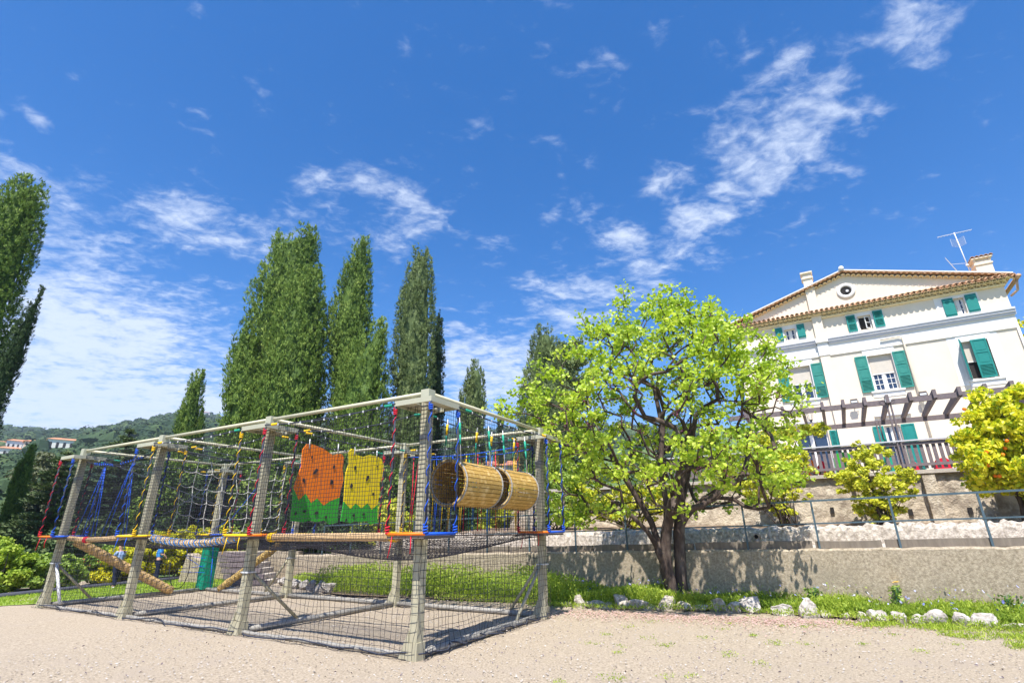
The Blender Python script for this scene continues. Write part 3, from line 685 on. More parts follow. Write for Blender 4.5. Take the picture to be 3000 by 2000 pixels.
PL = {'A': ('orange', 'blue', ('red', 'blue', 'blue', 'yellow'), 'nearest corner of the course'), 'B': ('yellow', 'orange', ('yellow', 'red', 'red', 'yellow'), 'second front post from the right'),
      'C': ('yellow', 'yellow', ('blue', 'yellow', 'yellow', 'blue'), 'third front post from the right'), 'D': ('orange', 'blue', ('red', 'blue', 'blue', 'red'), 'far left front post'),
      'E': ('orange', 'blue', ('red', 'blue', 'blue', 'blue'), 'right rear post beside the barrels'), 'F': ('yellow', 'orange', ('red', 'yellow', 'red', 'red'), 'rear post behind the yellow climbing panel'),
      'G': ('blue', 'yellow', ('yellow', 'blue', 'blue', 'yellow'), 'rear post where the wrapped log ends'), 'H': ('yellow', 'blue', ('blue', 'yellow', 'red', 'blue'), 'green padded rear post')}
for k, (e, d) in POST.items():
    c1, c2, rc, where = PL[k]; h = .345; z = 1.56
    pf = thing('hanging_platform', 'small square platform on wound ropes at the ' + where, 'platform', S(e, d, z), 'hanging platforms of the rope course')
    mb = MB()
    for i in range(6):
        a = -h + i * (2 * h / 6)
        if abs(a + h / 6) < .09:      # boards stop at the post
            mb.fbox(S, e + a + .005, e + a + 2 * h / 6 - .005, d - h, d - .075, z - .05, z - .015); mb.fbox(S, e + a + .005, e + a + 2 * h / 6 - .005, d + .075, d + h, z - .05, z - .015)
        else: mb.fbox(S, e + a + .005, e + a + 2 * h / 6 - .005, d - h, d + h, z - .05, z - .015)
    mb.build('deck', M['deck'], pf)
    cols = {'orange': M['orange'], 'blue': M['blue'], 'yellow': M['yellow']}
    C = [(e - h, d - h), (e + h, d - h), (e + h, d + h), (e - h, d + h)]
    for i in range(4):
        a, b = C[i], C[(i + 1) % 4]; mb = MB(); mb.tube([S(*a, z + .01), S(*b, z + .01)], .021, 8); mb.build('rim', cols[c1 if i in (0, 3) else c2], pf, True)
    for i in range(4):
        wound_rope(pf, S(C[i][0], C[i][1], HT - .22), S(C[i][0], C[i][1], z + .02), rc[i], i)
    mb = MB(); x, y = C[0]
    mb.tube([S(x + .1, y, z - .02), S(x + .1, y - .02, z - .15), S(x + .06, y - .02, z - .30)], .007, 5); mb.tube([S(e + .1, d - h, z - .02), S(e + .13, d - h - .03, z - .14), S(e + .1, d - h, z - .24)], .007, 5)
    mb.build('loose_end', M[rc[0]], pf, True)

# barrels between the near corner and the right rear post
def barrel(d0, d1, label, seed):
    t = thing('barrel_tunnel', label, 'barrel', S(0, (d0 + d1) / 2, 2.33), 'slatted barrels in the right end of the course')
    rg = np.random.default_rng(seed); R = .35; n = 32; mb = MB()
    for i in range(n):
        a = 2 * math.pi * (i + .5) / n; w = R * math.pi / n * .86; ca, sa = math.cos(a), math.sin(a)
        c = S(ca * R, (d0 + d1) / 2, 2.33 + sa * R)
        ax = (SE * ca + Z * sa) * .009; tg = (-SE * sa + Z * ca) * w
        mb.box(c, SW * ((d1 - d0) / 2 + rg.uniform(-.006, .006)), tg, ax, 0)
    mb.build('slats', M['bamboo'], t)
    for d in (d0 + .03, d1 - .03):
        mb = MB(); m = 40
        for s, rr in ((1, R + .016), (-1, R - .014)):
            pts = [S(math.cos(2 * math.pi * i / m) * rr, d, 2.33 + math.sin(2 * math.pi * i / m) * rr) for i in range(m + 1)]
            mb.tube(pts, .013, 6, False)
        # lashing over the slat ends
        for i in range(n):
            a = 2 * math.pi * i / n; p = lambda r, dd: S(math.cos(a) * r, d + dd, 2.33 + math.sin(a) * r)
            mb.tube([p(R - .016, -.02), p(R + .018, -.012), p(R + .018, .02)], .007, 4, False)
        mb.build('hoop', M['hoop'], t, True)
    for d in (d0 + .12, d1 - .12):
        for s in (-1, 1):
            a = S(s * .12, d, HT - .28); b = S(s * .17, d, 2.33 + math.sqrt(R * R - .17 ** 2))
            mb = MB(); mb.tube([a, b], .008, 5); o = mb.build('hanging_chain', M['galv'], t, True); LOC[o.name] = LOC[t.name]
            c = a.lerp(b, .12); q = a.lerp(b, .60); mb = MB(); mb.tube([c, c.lerp(q, .5)], .022, 6); mb.tube([c.lerp(q, .55), q], .016, 6, mi=1)
            mb.build('chain_sleeve', [M['yellow'] if s < 0 else M['green'], M['green']], o, True)
    return t
barrel(.58, 1.72, 'open slatted wooden barrel hanging nearest to the corner post', 1)
barrel(1.98, 3.08, 'slatted wooden barrel hanging beside the right rear post', 2)

# climbing panels between the second front post and the rear row (plane e = -3.83)
def panel(d_pts, split, d0, d1, upper, label, holes, name='climbing_wall'):
    t = thing(name, label, 'climbing wall', S(-3.83, (d0 + d1) / 2, 2.5), 'painted climbing panels')
    e = -3.83 + .02
    top, zig = d_pts, split
    mb = MB(); poly = [S(e, d, z) for d, z in top] + [S(e, d, z) for d, z in zig[::-1]]; mb.prism(poly, SE * -.022); mb.build('painted_board', M[upper], t)
    low = [(d, z - .002) for d, z in zig] + [(d1, 1.80), (d1 - .22, 1.76), (d1 - .36, 1.84), ((d0 + d1) / 2 + .05, 1.80), ((d0 + d1) / 2 - .15, 1.83), (d0 + .3, 1.79), (d0, 1.82)]
    mb = MB(); mb.prism([S(e, d, z) for d, z in low], SE * -.022); o = mb.build('grass_board', M['gpaint'], t)
    for k, (d, z, w, h, a) in enumerate(holes):
        mb = MB(); c, s_ = math.cos(a), math.sin(a); rg = np.random.default_rng(k)
        pts = []
        for i in range(7):
            th = 2 * math.pi * i / 7; q = rg.uniform(.75, 1.15); x, y = w * math.cos(th) * q, h * math.sin(th) * q; pts.append(S(e + .003, d + x * c - y * s_, z + x * s_ + y * c))
        mb.prism(pts, SE * .012); mb.build('grip_hole', M['dark'], t)
    for d in (d0 + .2, d1 - .2):
        mb = MB(); mb.tube([S(e, d, HT - .25), S(e + .012, d, 3.22)], .012, 6); mb.build('hanging_chain', M['galv'], t, True)
    return t
panel([(.80, 1.9 + .95), (.78, 3.18), (.86, 3.30), (.98, 3.32), (1.15, 3.29), (1.3, 3.26), (1.45, 3.20), (1.58, 3.15), (1.70, 3.20), (1.80, 3.21), (1.88, 3.14), (1.87, 2.9), (1.92, 2.66), (1.88, 2.45)],
      [(.68, 2.42), (.84, 2.20), (.98, 2.34), (1.14, 2.16), (1.28, 2.26), (1.46, 2.12), (1.62, 2.22), (1.86, 2.30)], .72, 1.88, 'orange', 'orange climbing panel with green zigzag grass base',
      [(1.02, 3.06, .02, .03, .2), (1.15, 2.78, .075, .035, .9), (1.62, 2.92, .035, .04, 0), (.90, 2.58, .035, .05, .4), (1.6, 2.60, .045, .05, 0), (1.0, 2.0, .04, .03, 0), (1.3, 1.98, .05, .03, 0), (.8, 1.95, .03, .03, 0), (1.55, 1.9, .03, .03, 0)])
panel([(1.97, 2.8), (2.03, 3.0), (2.0, 3.28), (2.08, 3.36), (2.18, 3.34), (2.22, 3.24), (2.45, 3.22), (2.62, 3.28), (2.9, 3.28), (3.05, 3.22), (3.12, 3.1), (3.1, 2.8), (3.02, 2.68), (3.06, 2.5)],
      [(2.0, 2.22), (2.2, 2.08), (2.34, 2.20), (2.52, 2.10), (2.7, 2.22), (2.84, 2.08), (3.02, 2.2)], 1.96, 3.06, 'ypaint', 'yellow climbing panel with green zigzag grass base',
      [(2.22, 2.96, .035, .05, .2), (2.62, 2.76, .035, .08, -.5), (2.16, 2.56, .045, .05, 0), (2.84, 2.42, .035, .035, 0), (2.9, 3.05, .02, .02, 0), (2.3, 1.95, .04, .03, 0), (2.6, 1.98, .04, .025, 0), (2.1, 1.85, .03, .025, 0)])

# cargo net (plane e = -7.6)
cn = thing('cargo_net', 'white rope climbing net with wide square meshes between cross posts', 'climbing net', S(-7.6, 1.9, 2.5))
mb = MB(); rg = np.random.default_rng(3)
nd, nz = 9, 6; D_ = np.linspace(.55, 3.3, nd); Zs = np.linspace(3.3, 1.72, nz)
K = [[S(-7.6 + .05 * rg.normal(), d + .02 * rg.normal(), z - .07 * math.sin(math.pi * i / (nd - 1)) + .02 * rg.normal()) for i, d in enumerate(D_)] for z in Zs]
def sagline(a, b, s, r, mb): mb.tube([a, a.lerp(b, .25) - Z * s * .75, a.lerp(b, .5) - Z * s, a.lerp(b, .75) - Z * s * .75, b], r, 5, False)
for j in range(nz):
    for i in range(nd):
        if i < nd - 1 and j > 0: sagline(K[j][i], K[j][i + 1], .045, .0085, mb)
        if j < nz - 1: mb.tube([K[j][i], K[j + 1][i]], .0085, 5, False)
        mb.box(K[j][i], (.017, 0, 0), (0, .017, 0), (0, 0, .015))
mb.build('rope_mesh', M['rope_white'], cn)
mb = MB(); mb.tube([S(-7.6, .4, 3.42), S(-7.6, 1.9, 3.30), S(-7.6, 3.45, 3.42)], .016, 6); mb.build('top_cable', M['rope_black'], cn, True)

# bridges along the front
def bridge(e0, e1, kind, label):
    t = thing('log_bridge', label, 'log bridge', S((e0 + e1) / 2, 0, 1.5), 'log bridges along the front of the course')
    mb = MB()
    if kind == 'straight':
        mb.tube([S(e0, .0, 1.53), S(e1, .0, 1.53)], .062, 12); mb.build('log', M['log'], t, True)
        mb = MB()
        for e in (e0 + .1, e1 - .1):
            mb.tube(helix(S(e - .06, 0, 1.53), S(e + .06, 0, 1.53), .068, 4), .009, 5)
        mb.build('lashing', M['yellow'], t, True)
    elif kind == 'wrapped':
        n = 20; pts = [S(e0 + (e1 - e0) * i / n, .0, 1.53 - .10 * math.sin(math.pi * i / n) + .008 * math.sin(i * 2.1)) for i in range(n + 1)]
        mb.tube(pts, .058, 12); mb.build('log', M['log'], t, True)
        for c, off in (('lightblue', 0), ('rope_white', .5)):
            mb = MB()
            h = []
            m = 34 * 8
            for i in range(m + 1):
                u = i / m; e = e0 + (e1 - e0) * u; z = 1.53 - .10 * math.sin(math.pi * u); a = 2 * math.pi * (u * 17 + off)
                h.append(S(e, .066 * math.cos(a), z + .066 * math.sin(a)))
            mb.tube(h, .010, 5); mb.build('wound_cord', M[c], t, True)
    else:
        m_ = (e0 + e1) / 2
        mb.tube([S(e0, 0, 1.53), S(m_ - .9, 0, 1.50), S(m_ - .62, 0, 1.49)], .058, 12); mb.build('log', M['log'], t, True)
        mb = MB(); mb.tube([S(m_ - .55, 0, 1.49), S(m_ + .5, 0, 1.52), S(e1, 0, 1.56)], .055, 12); mb.build('log', M['log'], t, True)
        mb = MB(); mb.tube(helix(S(m_ - .66, 0, 1.49), S(m_ - .5, 0, 1.49), .062, 5), .011, 5); mb.build('lashing', M['red'], t, True)
bridge(-3.42, -.42, 'straight', 'straight peeled log bridge below the painted climbing panels')
bridge(-7.2, -4.25, 'wrapped', 'sagging log bridge wound with blue and white cord')
bridge(-10.95, -8.0, 'jointed', 'two-piece log bridge with red lashing at far left')
# net-covered logs sloping to the ground
def sloping(a, b, r, label, mat_, seed):
    t = thing('sloping_log', label, 'climbing log', b, 'rope-covered logs leaning from platforms to ground')
    mb = MB(); a, b = Vector(a), Vector(b); n = 14
    pts = [a.lerp(b, i / n) for i in range(n + 1)]; mb.tube(pts, r, 14); mb.build('log', M['log'] if mat_ == 'bamboo' else M['sisal'], t, True)
    mb = MB(); L = (b - a).length
    for ph in range(4):
        for s in (-1, 1):
            d = (b - a).normalized(); x = d.orthogonal().normalized(); y = d.cross(x); m = int(L / .04)
            mb.tube([a.lerp(b, i / m) + (x * math.cos(s * i * .42 + ph * 1.57) + y * math.sin(s * i * .42 + ph * 1.57)) * (r + .006) for i in range(m + 1)], .0085, 4)
    mb.build('rope_cover', M['sisal'], t, True)
    if seed == 2:
        for u in (.2, .5, .85):
            mb = MB(); c = a.lerp(b, u); d = (b - a).normalized(); mb.tube(helix(c, c + d * .09, r + .02, 4), .016, 5); mb.build('rope_knot', M['sisal'], t, True)
sloping(S(-11.34, .30, 1.46), S(-11.25, 2.85, .09), .10, 'long rope-covered log from the far left platform down to the lawn edge', 'bamboo', 1)
sloping(S(-8.0, 3.84, 1.38), S(-10.55, 3.84, .09), .085, 'knotted rope-covered log leaning from rear platform to the ground', 'sisal', 2)

# blue cords fanning down between the two far left front posts
rf = thing('rope_fan', 'blue cords fanning down from a sagging cable at far left', 'rope net', S(-9.5, 0, 2.5))
cab = lambda e: 3.40 - .22 * math.sin(math.pi * (e + 11.34) / 3.74)
mb = MB(); mb.tube([S(e, -.02, cab(e)) for e in np.linspace(-11.1, -7.8, 12)], .014, 6); mb.build('cable', M['rope_black'], rf, True)
mb = MB(); mb.tube(helix(S(-10.6, -.02, cab(-10.6)), S(-9.6, -.02, cab(-9.6)), .02, 9), .012, 5); mb.tube(helix(S(-9.3, -.02, cab(-9.3)), S(-8.3, -.02, cab(-8.3)), .02, 9), .010, 5); mb.build('wound_cord', M['blue'], rf, True)
for (a, bs) in ((-10.05, (-10.75, -10.35, -9.9, -9.7)), (-8.75, (-9.45, -9.2, -8.45, -8.3))):
    for b in bs:
        mb = MB(); mb.tube([S(a, 0, cab(a)), S(b, 0, 1.56)], .0085, 5); mb.build('cord', M['blue'], rf, True)
wv = thing('rope_cross', 'dark crossing cables strung inside the far left bay', 'cable', S(-9.5, 1.6, 2.6))
mb = MB(); mb.tube([S(-11.0, .3, 3.42), S(-9.4, 1.9, 2.55), S(-7.9, 3.5, 1.75)], .012, 6); mb.build('cable', M['rope_black'], wv, True)
mb = MB(); mb.tube([S(-7.9, .3, 1.9), S(-9.4, 1.9, 2.5), S(-11.0, 3.5, 3.42)], .010, 6); mb.build('cable', M['rope_black'], wv, True)
mb = MB(); mb.tube([S(-11.1, 3.6, 1.7), S(-10.2, 3.6, 2.0), S(-9.0, 3.7, 3.2)], .010, 6); mb.build('cord', M['blue'], wv, True)

# pairs of guy cables under the top tubes, with coloured sleeves
def cable_pair(name, a, b, label, dz=(.10, .30), cols=('yellow', 'green')):
    t = thing(name, label, 'cable', S(*a, 3.4), 'cables strung between the top plates')
    ax = Vector(S(*b)) - Vector(S(*a)); ax.normalize(); sd_ = ax.cross(Z) * .36
    for s in (-1, 1):
        p, q = S(*a, HT - .2) + sd_ * s + ax * .34, S(*b, HT - .2) + sd_ * s - ax * .34
        sag = .07 if s > 0 else .11
        pts = [p.lerp(q, u) - Z * sag * math.sin(math.pi * u) for u in np.linspace(0, 1, 10)]
        mb = MB(); mb.tube(pts, .010, 6); o = mb.build('cable', M['rope_black'], t, True); LOC[o.name] = LOC[t.name]
        for u, c in ((.06, cols[0]), (.93, cols[1])):
            mb = MB(); c0 = p.lerp(q, u) - Z * sag * math.sin(math.pi * u); mb.tube(helix(c0, c0 + ax * .16, .014, 6), .010, 5); mb.build('cable_sleeve', M[c], o, True)
        mb = MB()
        for u in np.linspace(.12, .88, 9):
            mb = MB(); c0 = p.lerp(q, u) - Z * sag * math.sin(math.pi * u); mb.box(c0, (.011, 0, 0), (0, .011, 0), (0, 0, .016)); mb.build('net_clip', M['galv'], o)
for a, b, lab in (('B', 'A', 'dark cables above the straight log bridge'), ('C', 'B', 'dark cables above the cord-wound log bridge'), ('A', 'E', 'dark cables above the hanging barrels'), ('B', 'F', 'dark cables carrying the painted climbing panels'), ('C', 'G', 'dark cables above the white cargo net'), ('F', 'E', 'dark cables above the coloured stirrup bridge'), ('D', 'H', 'dark cables over the far left end')):
    cable_pair('top_cable_pair', POST[a], POST[b], lab, cols=('yellow', 'green') if a in 'BCF' else ('green', 'yellow'))

# stirrup bridge along the rear, right half (between F and E)
sb = thing('stirrup_bridge', 'bridge of red, yellow and blue hanging cords behind the barrels', 'rope bridge', S(-1.9, 3.84, 1.6))
rg = np.random.default_rng(8)
for r_ in (3.60, 4.10):
    for k, e in enumerate(np.linspace(-3.3, -.5, 13)):
        c = ['red', 'blue', 'yellow', 'lightblue', 'yellow', 'green', 'red', 'blue'][(k * 3 + int(r_ > 4)) % 8]
        top = 3.32 - .10 * math.sin(math.pi * (e + 3.83) / 3.83); n2 = .06 * (k % 2)
        mb = MB(); mb.tube([S(e, r_, top), S(e + .01, r_, 2.4), S(e + .02 * rg.normal(), r_, 1.6)], .0085, 5)
        if k % 3 == 0: mb.tube([S(e + .16, r_, top), S(e + .05, r_, 2.2), S(e + .02, r_, 1.6)], .0085, 5)
        if k % 4 == 1: mb.tube([S(e, r_, top), S(e, r_, top - .3)], .017, 6)
        mb.build('hanging_cord', M[c], sb, True)
for k, e in enumerate(np.linspace(-3.2, -.6, 9)):
    mb = MB(); mb.fbox(S, e - .07, e + .07, 3.6, 4.1, 1.50, 1.53); mb.build('tread', M['deck'], sb)
for r_ in (3.60, 4.10):
    mb = MB(); mb.tube([S(e, r_, 3.34 - .10 * math.sin(math.pi * (e + 3.83) / 3.83)) for e in np.linspace(-3.5, -.34, 9)], .012, 6); mb.build('top_cable', M['blue'], sb, True)
# simple rope bridge along the rear, middle (G to F)
rb = thing('plank_bridge', 'rear plank bridge seen under the painted climbing panels', 'rope bridge', S(-5.7, 3.84, 1.6))
for k, e in enumerate(np.linspace(-7.1, -4.3, 10)):
    mb = MB(); mb.fbox(S, e - .08, e + .08, 3.6, 4.1, 1.44, 1.47); mb.build('tread', M['deck'], rb)
for r_ in (3.60, 4.10):
    mb = MB(); mb.tube([S(-7.25, r_, 2.3), S(-5.7, r_, 2.2), S(-4.2, r_, 2.3)], .012, 6); mb.build('hand_rope', M['rope_black'], rb, True)

# black loop of rope and blue web by the padded post
lp = []
for i in range(22):
    a = math.pi * (i / 21) * 1.25 - .3; lp.append(S(-11.7 + .52 * math.cos(a + 3.4) , 3.2, .72 + .62 * math.sin(a + 3.3)))
mb = MB(); mb.tube(lp, .011, 6); tag(mb.build('rope_loop', M['net'], smooth=True, loc=S(-11.7, 3.2, .1)), 'slack black rope loop hanging left of the green padded post', 'rope')
bw = thing('rope_web', 'small web of thin blue cords around the green padded post', 'rope', S(-11.3, 3.5, .9))
for a, b in (((-11.75, 3.3, 1.5), (-11.6, 3.3, .95)), ((-11.6, 3.3, .95), (-11.2, 3.66, .62)), ((-11.95, 3.3, .62), (-11.2, 3.66, .70)), ((-11.9, 3.3, .55), (-11.15, 3.66, .52)), ((-11.7, 3.3, 1.0), (-11.2, 3.66, .9)), ((-10.9, 3.6, 1.5), (-10.95, 3.7, .9)), ((-10.95, 3.7, .9), (-10.9, 3.75, .15))):
    mb = MB(); mb.tube([S(*a), S(*b)], .012 if a[0] > -11 else .007, 5); mb.build('cord', M['blue'], bw, True)

# ------------------------------------------------------------------ safety netting
def net_mesh(P, nu, nv, su, sv, r, sway, seed, mb, jv=0.0):
    """P(u,v)->3D, nu x nv cells; strings every cell; sway out of plane; only the strings are built"""
    rg = np.random.default_rng(seed); f1, f2, f3 = rg.uniform(1, 3, 3); p1, p2 = rg.uniform(0, 6, 2)
    def Q(u, v):
        b = P(u, v)
        return b
    for i in range(nu + 1):
        u = i / nu + (rg.normal() * jv / nu); m = su
        mb.tube([P(u + jv / nu * math.sin(j * 1.3 + i), j / m) for j in range(m + 1)], r, 3, False)
    for j in range(nv + 1):
        v = j / nv; m = sv
        mb.tube([P(i / m, v + jv / nv * .6 * math.sin(i * .9 + j)) for i in range(m + 1)], r, 3, False)
def side_net(a, b, z0, z1, cell, r, seed, amp, skirt=False):
    a, b = Vector(S(*a)), Vector(S(*b)); L = (b - a).length; n = (b - a).normalized().cross(Z); k = seed
    def P(u, v):
        z = z0 + (z1 - z0) * v; x = u * L
        o = amp * (.5 * math.sin(x * 1.7 + z * 2 + k) + .35 * math.sin(x * 4.1 - z * 3.1 + k) + .2 * math.sin(z * 6.3 + x * 2.2))
        zz = z + amp * .6 * math.sin(x * 3.1 + k) * (math.sin(math.pi * v))
        if skirt: zz += .03 * math.sin(x * 2.3) * v; o += .25 * max(0, .25 - v) * (math.sin(x * 5 + k) + .5)
        if skirt and zz < .015: zz = .015 + .01 * math.sin(x * 9)
        return a.lerp(b, u) + n * o + Z * zz
    mb = MB(); net_mesh(P, int(round(L / cell)), int(round((z1 - z0) / cell)), int((z1 - z0) / .12), int(L / .12), r, 0, seed, mb, .12)
    return mb
nets = [('front', (-L_ - .02, -.10), (.08, -.10), 'long front net facing the camera'), ('right', (.10, -.08), (.10, W_ + .1), 'net round the barrels at the right end'), ('left', (-L_ - .1, W_ + .1), (-L_ - .1, -.08), 'net closing the far left end'), ('rear', (.08, W_ + .12), (-L_ - .02, W_ + .12), 'long rear net before the flower bed')]
for k, (nm, a, b, lab) in enumerate(nets):
    t = thing('safety_net', 'black ' + lab, 'safety net', (S(*a) + S(*b)) / 2, 'black safety nets round the rope course')
    side_net(a, b, 1.5, HT - .16, .064, .0038, 10 + k, .012).build('upper_net', M['net'], t)
    side_net(a, b, .02, 1.5, .105, .0033, 20 + k, .045, True).build('lower_net', M['net'], t)
    mb = MB(); pa, pb = S(*a, HT - .16), S(*b, HT - .16); mb.tube([pa, pb], .008, 5); mb.build('border_cord', M['net'], t)
    mb = MB(); rg = np.random.default_rng(k); pa, pb = S(*a, .02), S(*b, .02); nn = (pb - pa).normalized().cross(Z); m = 60
    mb.tube([pa.lerp(pb, i / m) + nn * (.05 * math.sin(i * .9) + .04 * rg.normal()) + Z * (.02 + .045 * max(0, math.sin(i * .55 + k))) for i in range(m + 1)], .011, 5); mb.build('hem_rope', M['rope_black'], t, True)
# sagging floor net under the walkways
t = thing('safety_net', 'black sagging floor net below the platforms and bridges', 'safety net', S(-5.6, 1.9, 1.4), 'black safety nets round the rope course')
for k, (e0, e1) in enumerate(((-3.78, 0), (-7.55, -3.88), (-11.34, -7.65))):
    def P(u, v, e0=e0, e1=e1):
        return S(e0 + (e1 - e0) * u, W_ * v, 1.48 - (.38 if e0 > -4 else .24) * (math.sin(math.pi * u) * math.sin(math.pi * v)) ** .8 if 0 < u < 1 and 0 < v < 1 else 1.48)
    mb = MB(); net_mesh(P, 40, 40, 22, 22, .0036, 0, k, mb, .1); mb.build('floor_net', M['net'], t)
# ------------------------------------------------------------------ the house (frame T, facade at D)
D = 13.0
hs = thing('villa', 'cream villa with green shutters, low gable and tiled eaves above the terrace', 'house', T(5.7, D, 3.15))
E0h, E1h = .55, 10.86
OPEN = [(2.75, 3.22, 10.03, 10.56), (5.74, 6.24, 9.92, 10.58), (9.08, 9.52, 9.90, 10.62), (2.58, 3.48, 7.12, 8.66), (5.72, 6.60, 7.12, 8.68), (8.98, 9.80, 7.12, 8.70),
        (2.3, 3.62, 3.16, 5.62), (5.68, 6.22, 3.16, 5.60), (9.1, 9.6, 3.16, 5.6)]
def wall_cells(e0, e1, z0, z1, opens, d, depth, mb):
    es = sorted({e0, e1, *[o[0] for o in opens], *[o[1] for o in opens]}); zs = sorted({z0, z1, *[o[2] for o in opens], *[o[3] for o in opens]})
    for i in range(len(es) - 1):
        for j in range(len(zs) - 1):
            c = ((es[i] + es[i + 1]) / 2, (zs[j] + zs[j + 1]) / 2)
            if any(o[0] < c[0] < o[1] and o[2] < c[1] < o[3] for o in opens): continue
            mb.add([T(es[i], d, zs[j]), T(es[i + 1], d, zs[j]), T(es[i + 1], d, zs[j + 1]), T(es[i], d, zs[j + 1])], [(0, 1, 2, 3)])
    for (a, b, c, e) in opens:
        for q in ([(a, c), (a, e)], [(b, e), (b, c)], [(a, e), (b, e)], [(b, c), (a, c)]):
            (x, z), (x2, z2) = q; mb.add([T(x, d, z), T(x2, d, z2), T(x2, d + depth, z2), T(x, d + depth, z)], [(0, 1, 2, 3)])
mb = MB(); wall_cells(E0h, E1h, 3.15, 11.2, OPEN, D, .24, mb)
for a, b in (((E0h, D), (E0h, D + 10)), ((E1h, D), (E1h, D + 10))): mb.add([T(*a, 3.15), T(*b, 3.15), T(*b, 11.2), T(*a, 11.2)], [(0, 1, 2, 3)])
mb.add([T(E0h, D, 11.2), T(E1h, D, 11.2), T(5.6, D, 12.72)], [(0, 1, 2)])
mb.add([T(E0h, D + 10, 3.15), T(E1h, D + 10, 3.15), T(E1h, D + 10, 11.2), T(5.6, D + 10, 12.72), T(E0h, D + 10, 11.2)], [(0, 1, 2, 3, 4)])
mb.build('wall', M['cream'], hs)
# white bands and panels, a few mm proud of the cream render
mb = MB()
pil = (3.98, 4.37)
for a, b in ((E0h - .003, pil[0]), (pil[1], E1h + .003)):
    mb.fbox(T, a, b, D - .035, D + .01, 9.03, 9.52); mb.fbox(T, a, b, D - .055, D + .01, 8.97, 9.03)
mb.build('white_band', M['white'], hs)
mb = MB()
for a, b in ((E0h - .01, pil[0] - .05), (pil[1] + .05, E1h + .05)):
    mb.fbox(T, a, b, D - .10, D + .01, 9.52, 9.62); mb.fbox(T, a, b, D - .15, D + .01, 9.62, 9.72); mb.fbox(T, a, b, D - .19, D + .01, 9.72, 9.80)
mb.build('cornice', M['cornice'], hs)
for (a, b, c, e), (m0, m1) in zip(OPEN[:3], ((2.36, 3.62), (5.3, 6.72), (8.55, 10.0))):
    mb = MB(); mb.fbox(T, m0, a - .002, D - .012, D + .005, 9.8, 10.86); mb.fbox(T, b + .002, m1, D - .012, D + .005, 9.8, 10.86); mb.fbox(T, a - .002, b + .002, D - .012, D + .005, e + .002, 10.86)
    mb.build('window_surround', M['white'], hs)
for k, (a, b, c, e) in enumerate(OPEN[3:6]):
    mb = MB(); mb.fbox(T, a - .14, a - .002, D - .03, D + .005, c - .02, 8.97); mb.fbox(T, b + .002, b + .14, D - .03, D + .005, c - .02, 8.97); mb.fbox(T, a - .002, b + .002, D - .03, D + .005, e + .002, 8.97)
    mb.fbox(T, a - .12, b + .12, D - .02, D + .005, c - .30, c - .09)
    if k == 2: mb.fbox(T, 8.55, a - .14, D - .012, D + .003, 6.9, 8.97); mb.fbox(T, b + .14, 10.15, D - .012, D + .003, 6.9, 8.97)
    mb.build('window_surround', M['white'], hs)
    mb = MB(); mb.fbox(T, a - .16, b + .16, D - .07, D + .005, c - .09, c - .022); mb.build('window_sill', M['white'], hs)
mb = MB(); mb.fbox(T, pil[0], pil[1], D - .13, D + .02, 3.15, 12.95); mb.build('pilaster', M['cream'], hs)
mb = MB(); mb.fbox(T, pil[0] - .05, pil[1] + .05, D - .24, D + .02, 9.60, 9.82); mb.fbox(T, pil[0] - .02, pil[1] + .02, D - .16, D + .02, 8.98, 9.60); mb.build('pilaster_cap', M['white'], hs)
ch = MB(); ch.fbox(T, pil[0] - .05, pil[1] + .05, D - .18, D + .35, 12.88, 12.95); ch.fbox(T, pil[0] + .005, pil[1] - .005, D - .128, D + .30, 12.95, 13.16); ch.fbox(T, pil[0] - .06, pil[1] + .06, D - .2, D + .36, 13.16, 13.23); ch.build('chimney', M['cream'], hs)

# tiles
def canal(mb, p, u, v, n, w, r0, r1, seg=7, thick=.012, mi=0, up=True):
    """half-round tile: from p along v (length vector), width along u"""
    a = np.linspace(0, math.pi, seg); V = []
    for q, rr in ((0, r0), (1, r1)):
        for t_ in (0, -thick):
            for x in a: V.append(Vector(p) + Vector(v) * q + Vector(u) * (math.cos(x) * (rr + t_)) + Vector(n) * (math.sin(x) * (rr + t_)) * (1 if up else -1))
    k = seg; F = []
    for i in range(k - 1):
        F += [(i, i + 1, 2 * k + i + 1, 2 * k + i), (k + i, 3 * k + i, 3 * k + i + 1, k + i + 1), (i, k + i, k + i + 1, i + 1), (2 * k + i, 2 * k + i + 1, 3 * k + i + 1, 3 * k + i)]
    F += [(0, 2 * k, 3 * k, k), (k - 1, 2 * k - 1, 4 * k - 1, 3 * k - 1)]
    mb.add(V, F, mi)
mb = MB(); per = .205
e = E0h - .12; rows = []
while e < E1h + .15:
    for (z, out, off) in ((10.86, .17, 0), (10.98, .30, .5)):
        canal(mb, T(e + off * per, D - out, z + .0), TE, TW * out, Z, 7, .088, .088, thick=.02)
    e += per
mb.fbox(T, E0h - .05, E1h + .05, D - .12, D - .004, 10.79, 10.855); mb.fbox(T, E0h - .08, E1h + .08, D - .25, D - .004, 10.958, 10.975)
mb.build('eaves_course', M['genoise'], hs)
mb = MB(); e = E0h - .2
nsl = (Z * 1 + TW * -.45).normalized()
while e < E1h + .3:
    canal(mb, T(e, D - .38, 11.07), TE, TW * .40 + Z * .16, Z, 7, .088, .075)
    canal(mb, T(e + per / 2, D - .36, 11.10), TE, TW * .38 + Z * .16, Z, 7, .085, .07, up=False)
    e += per
mb.build('pent_tiles', M['tile'], hs)
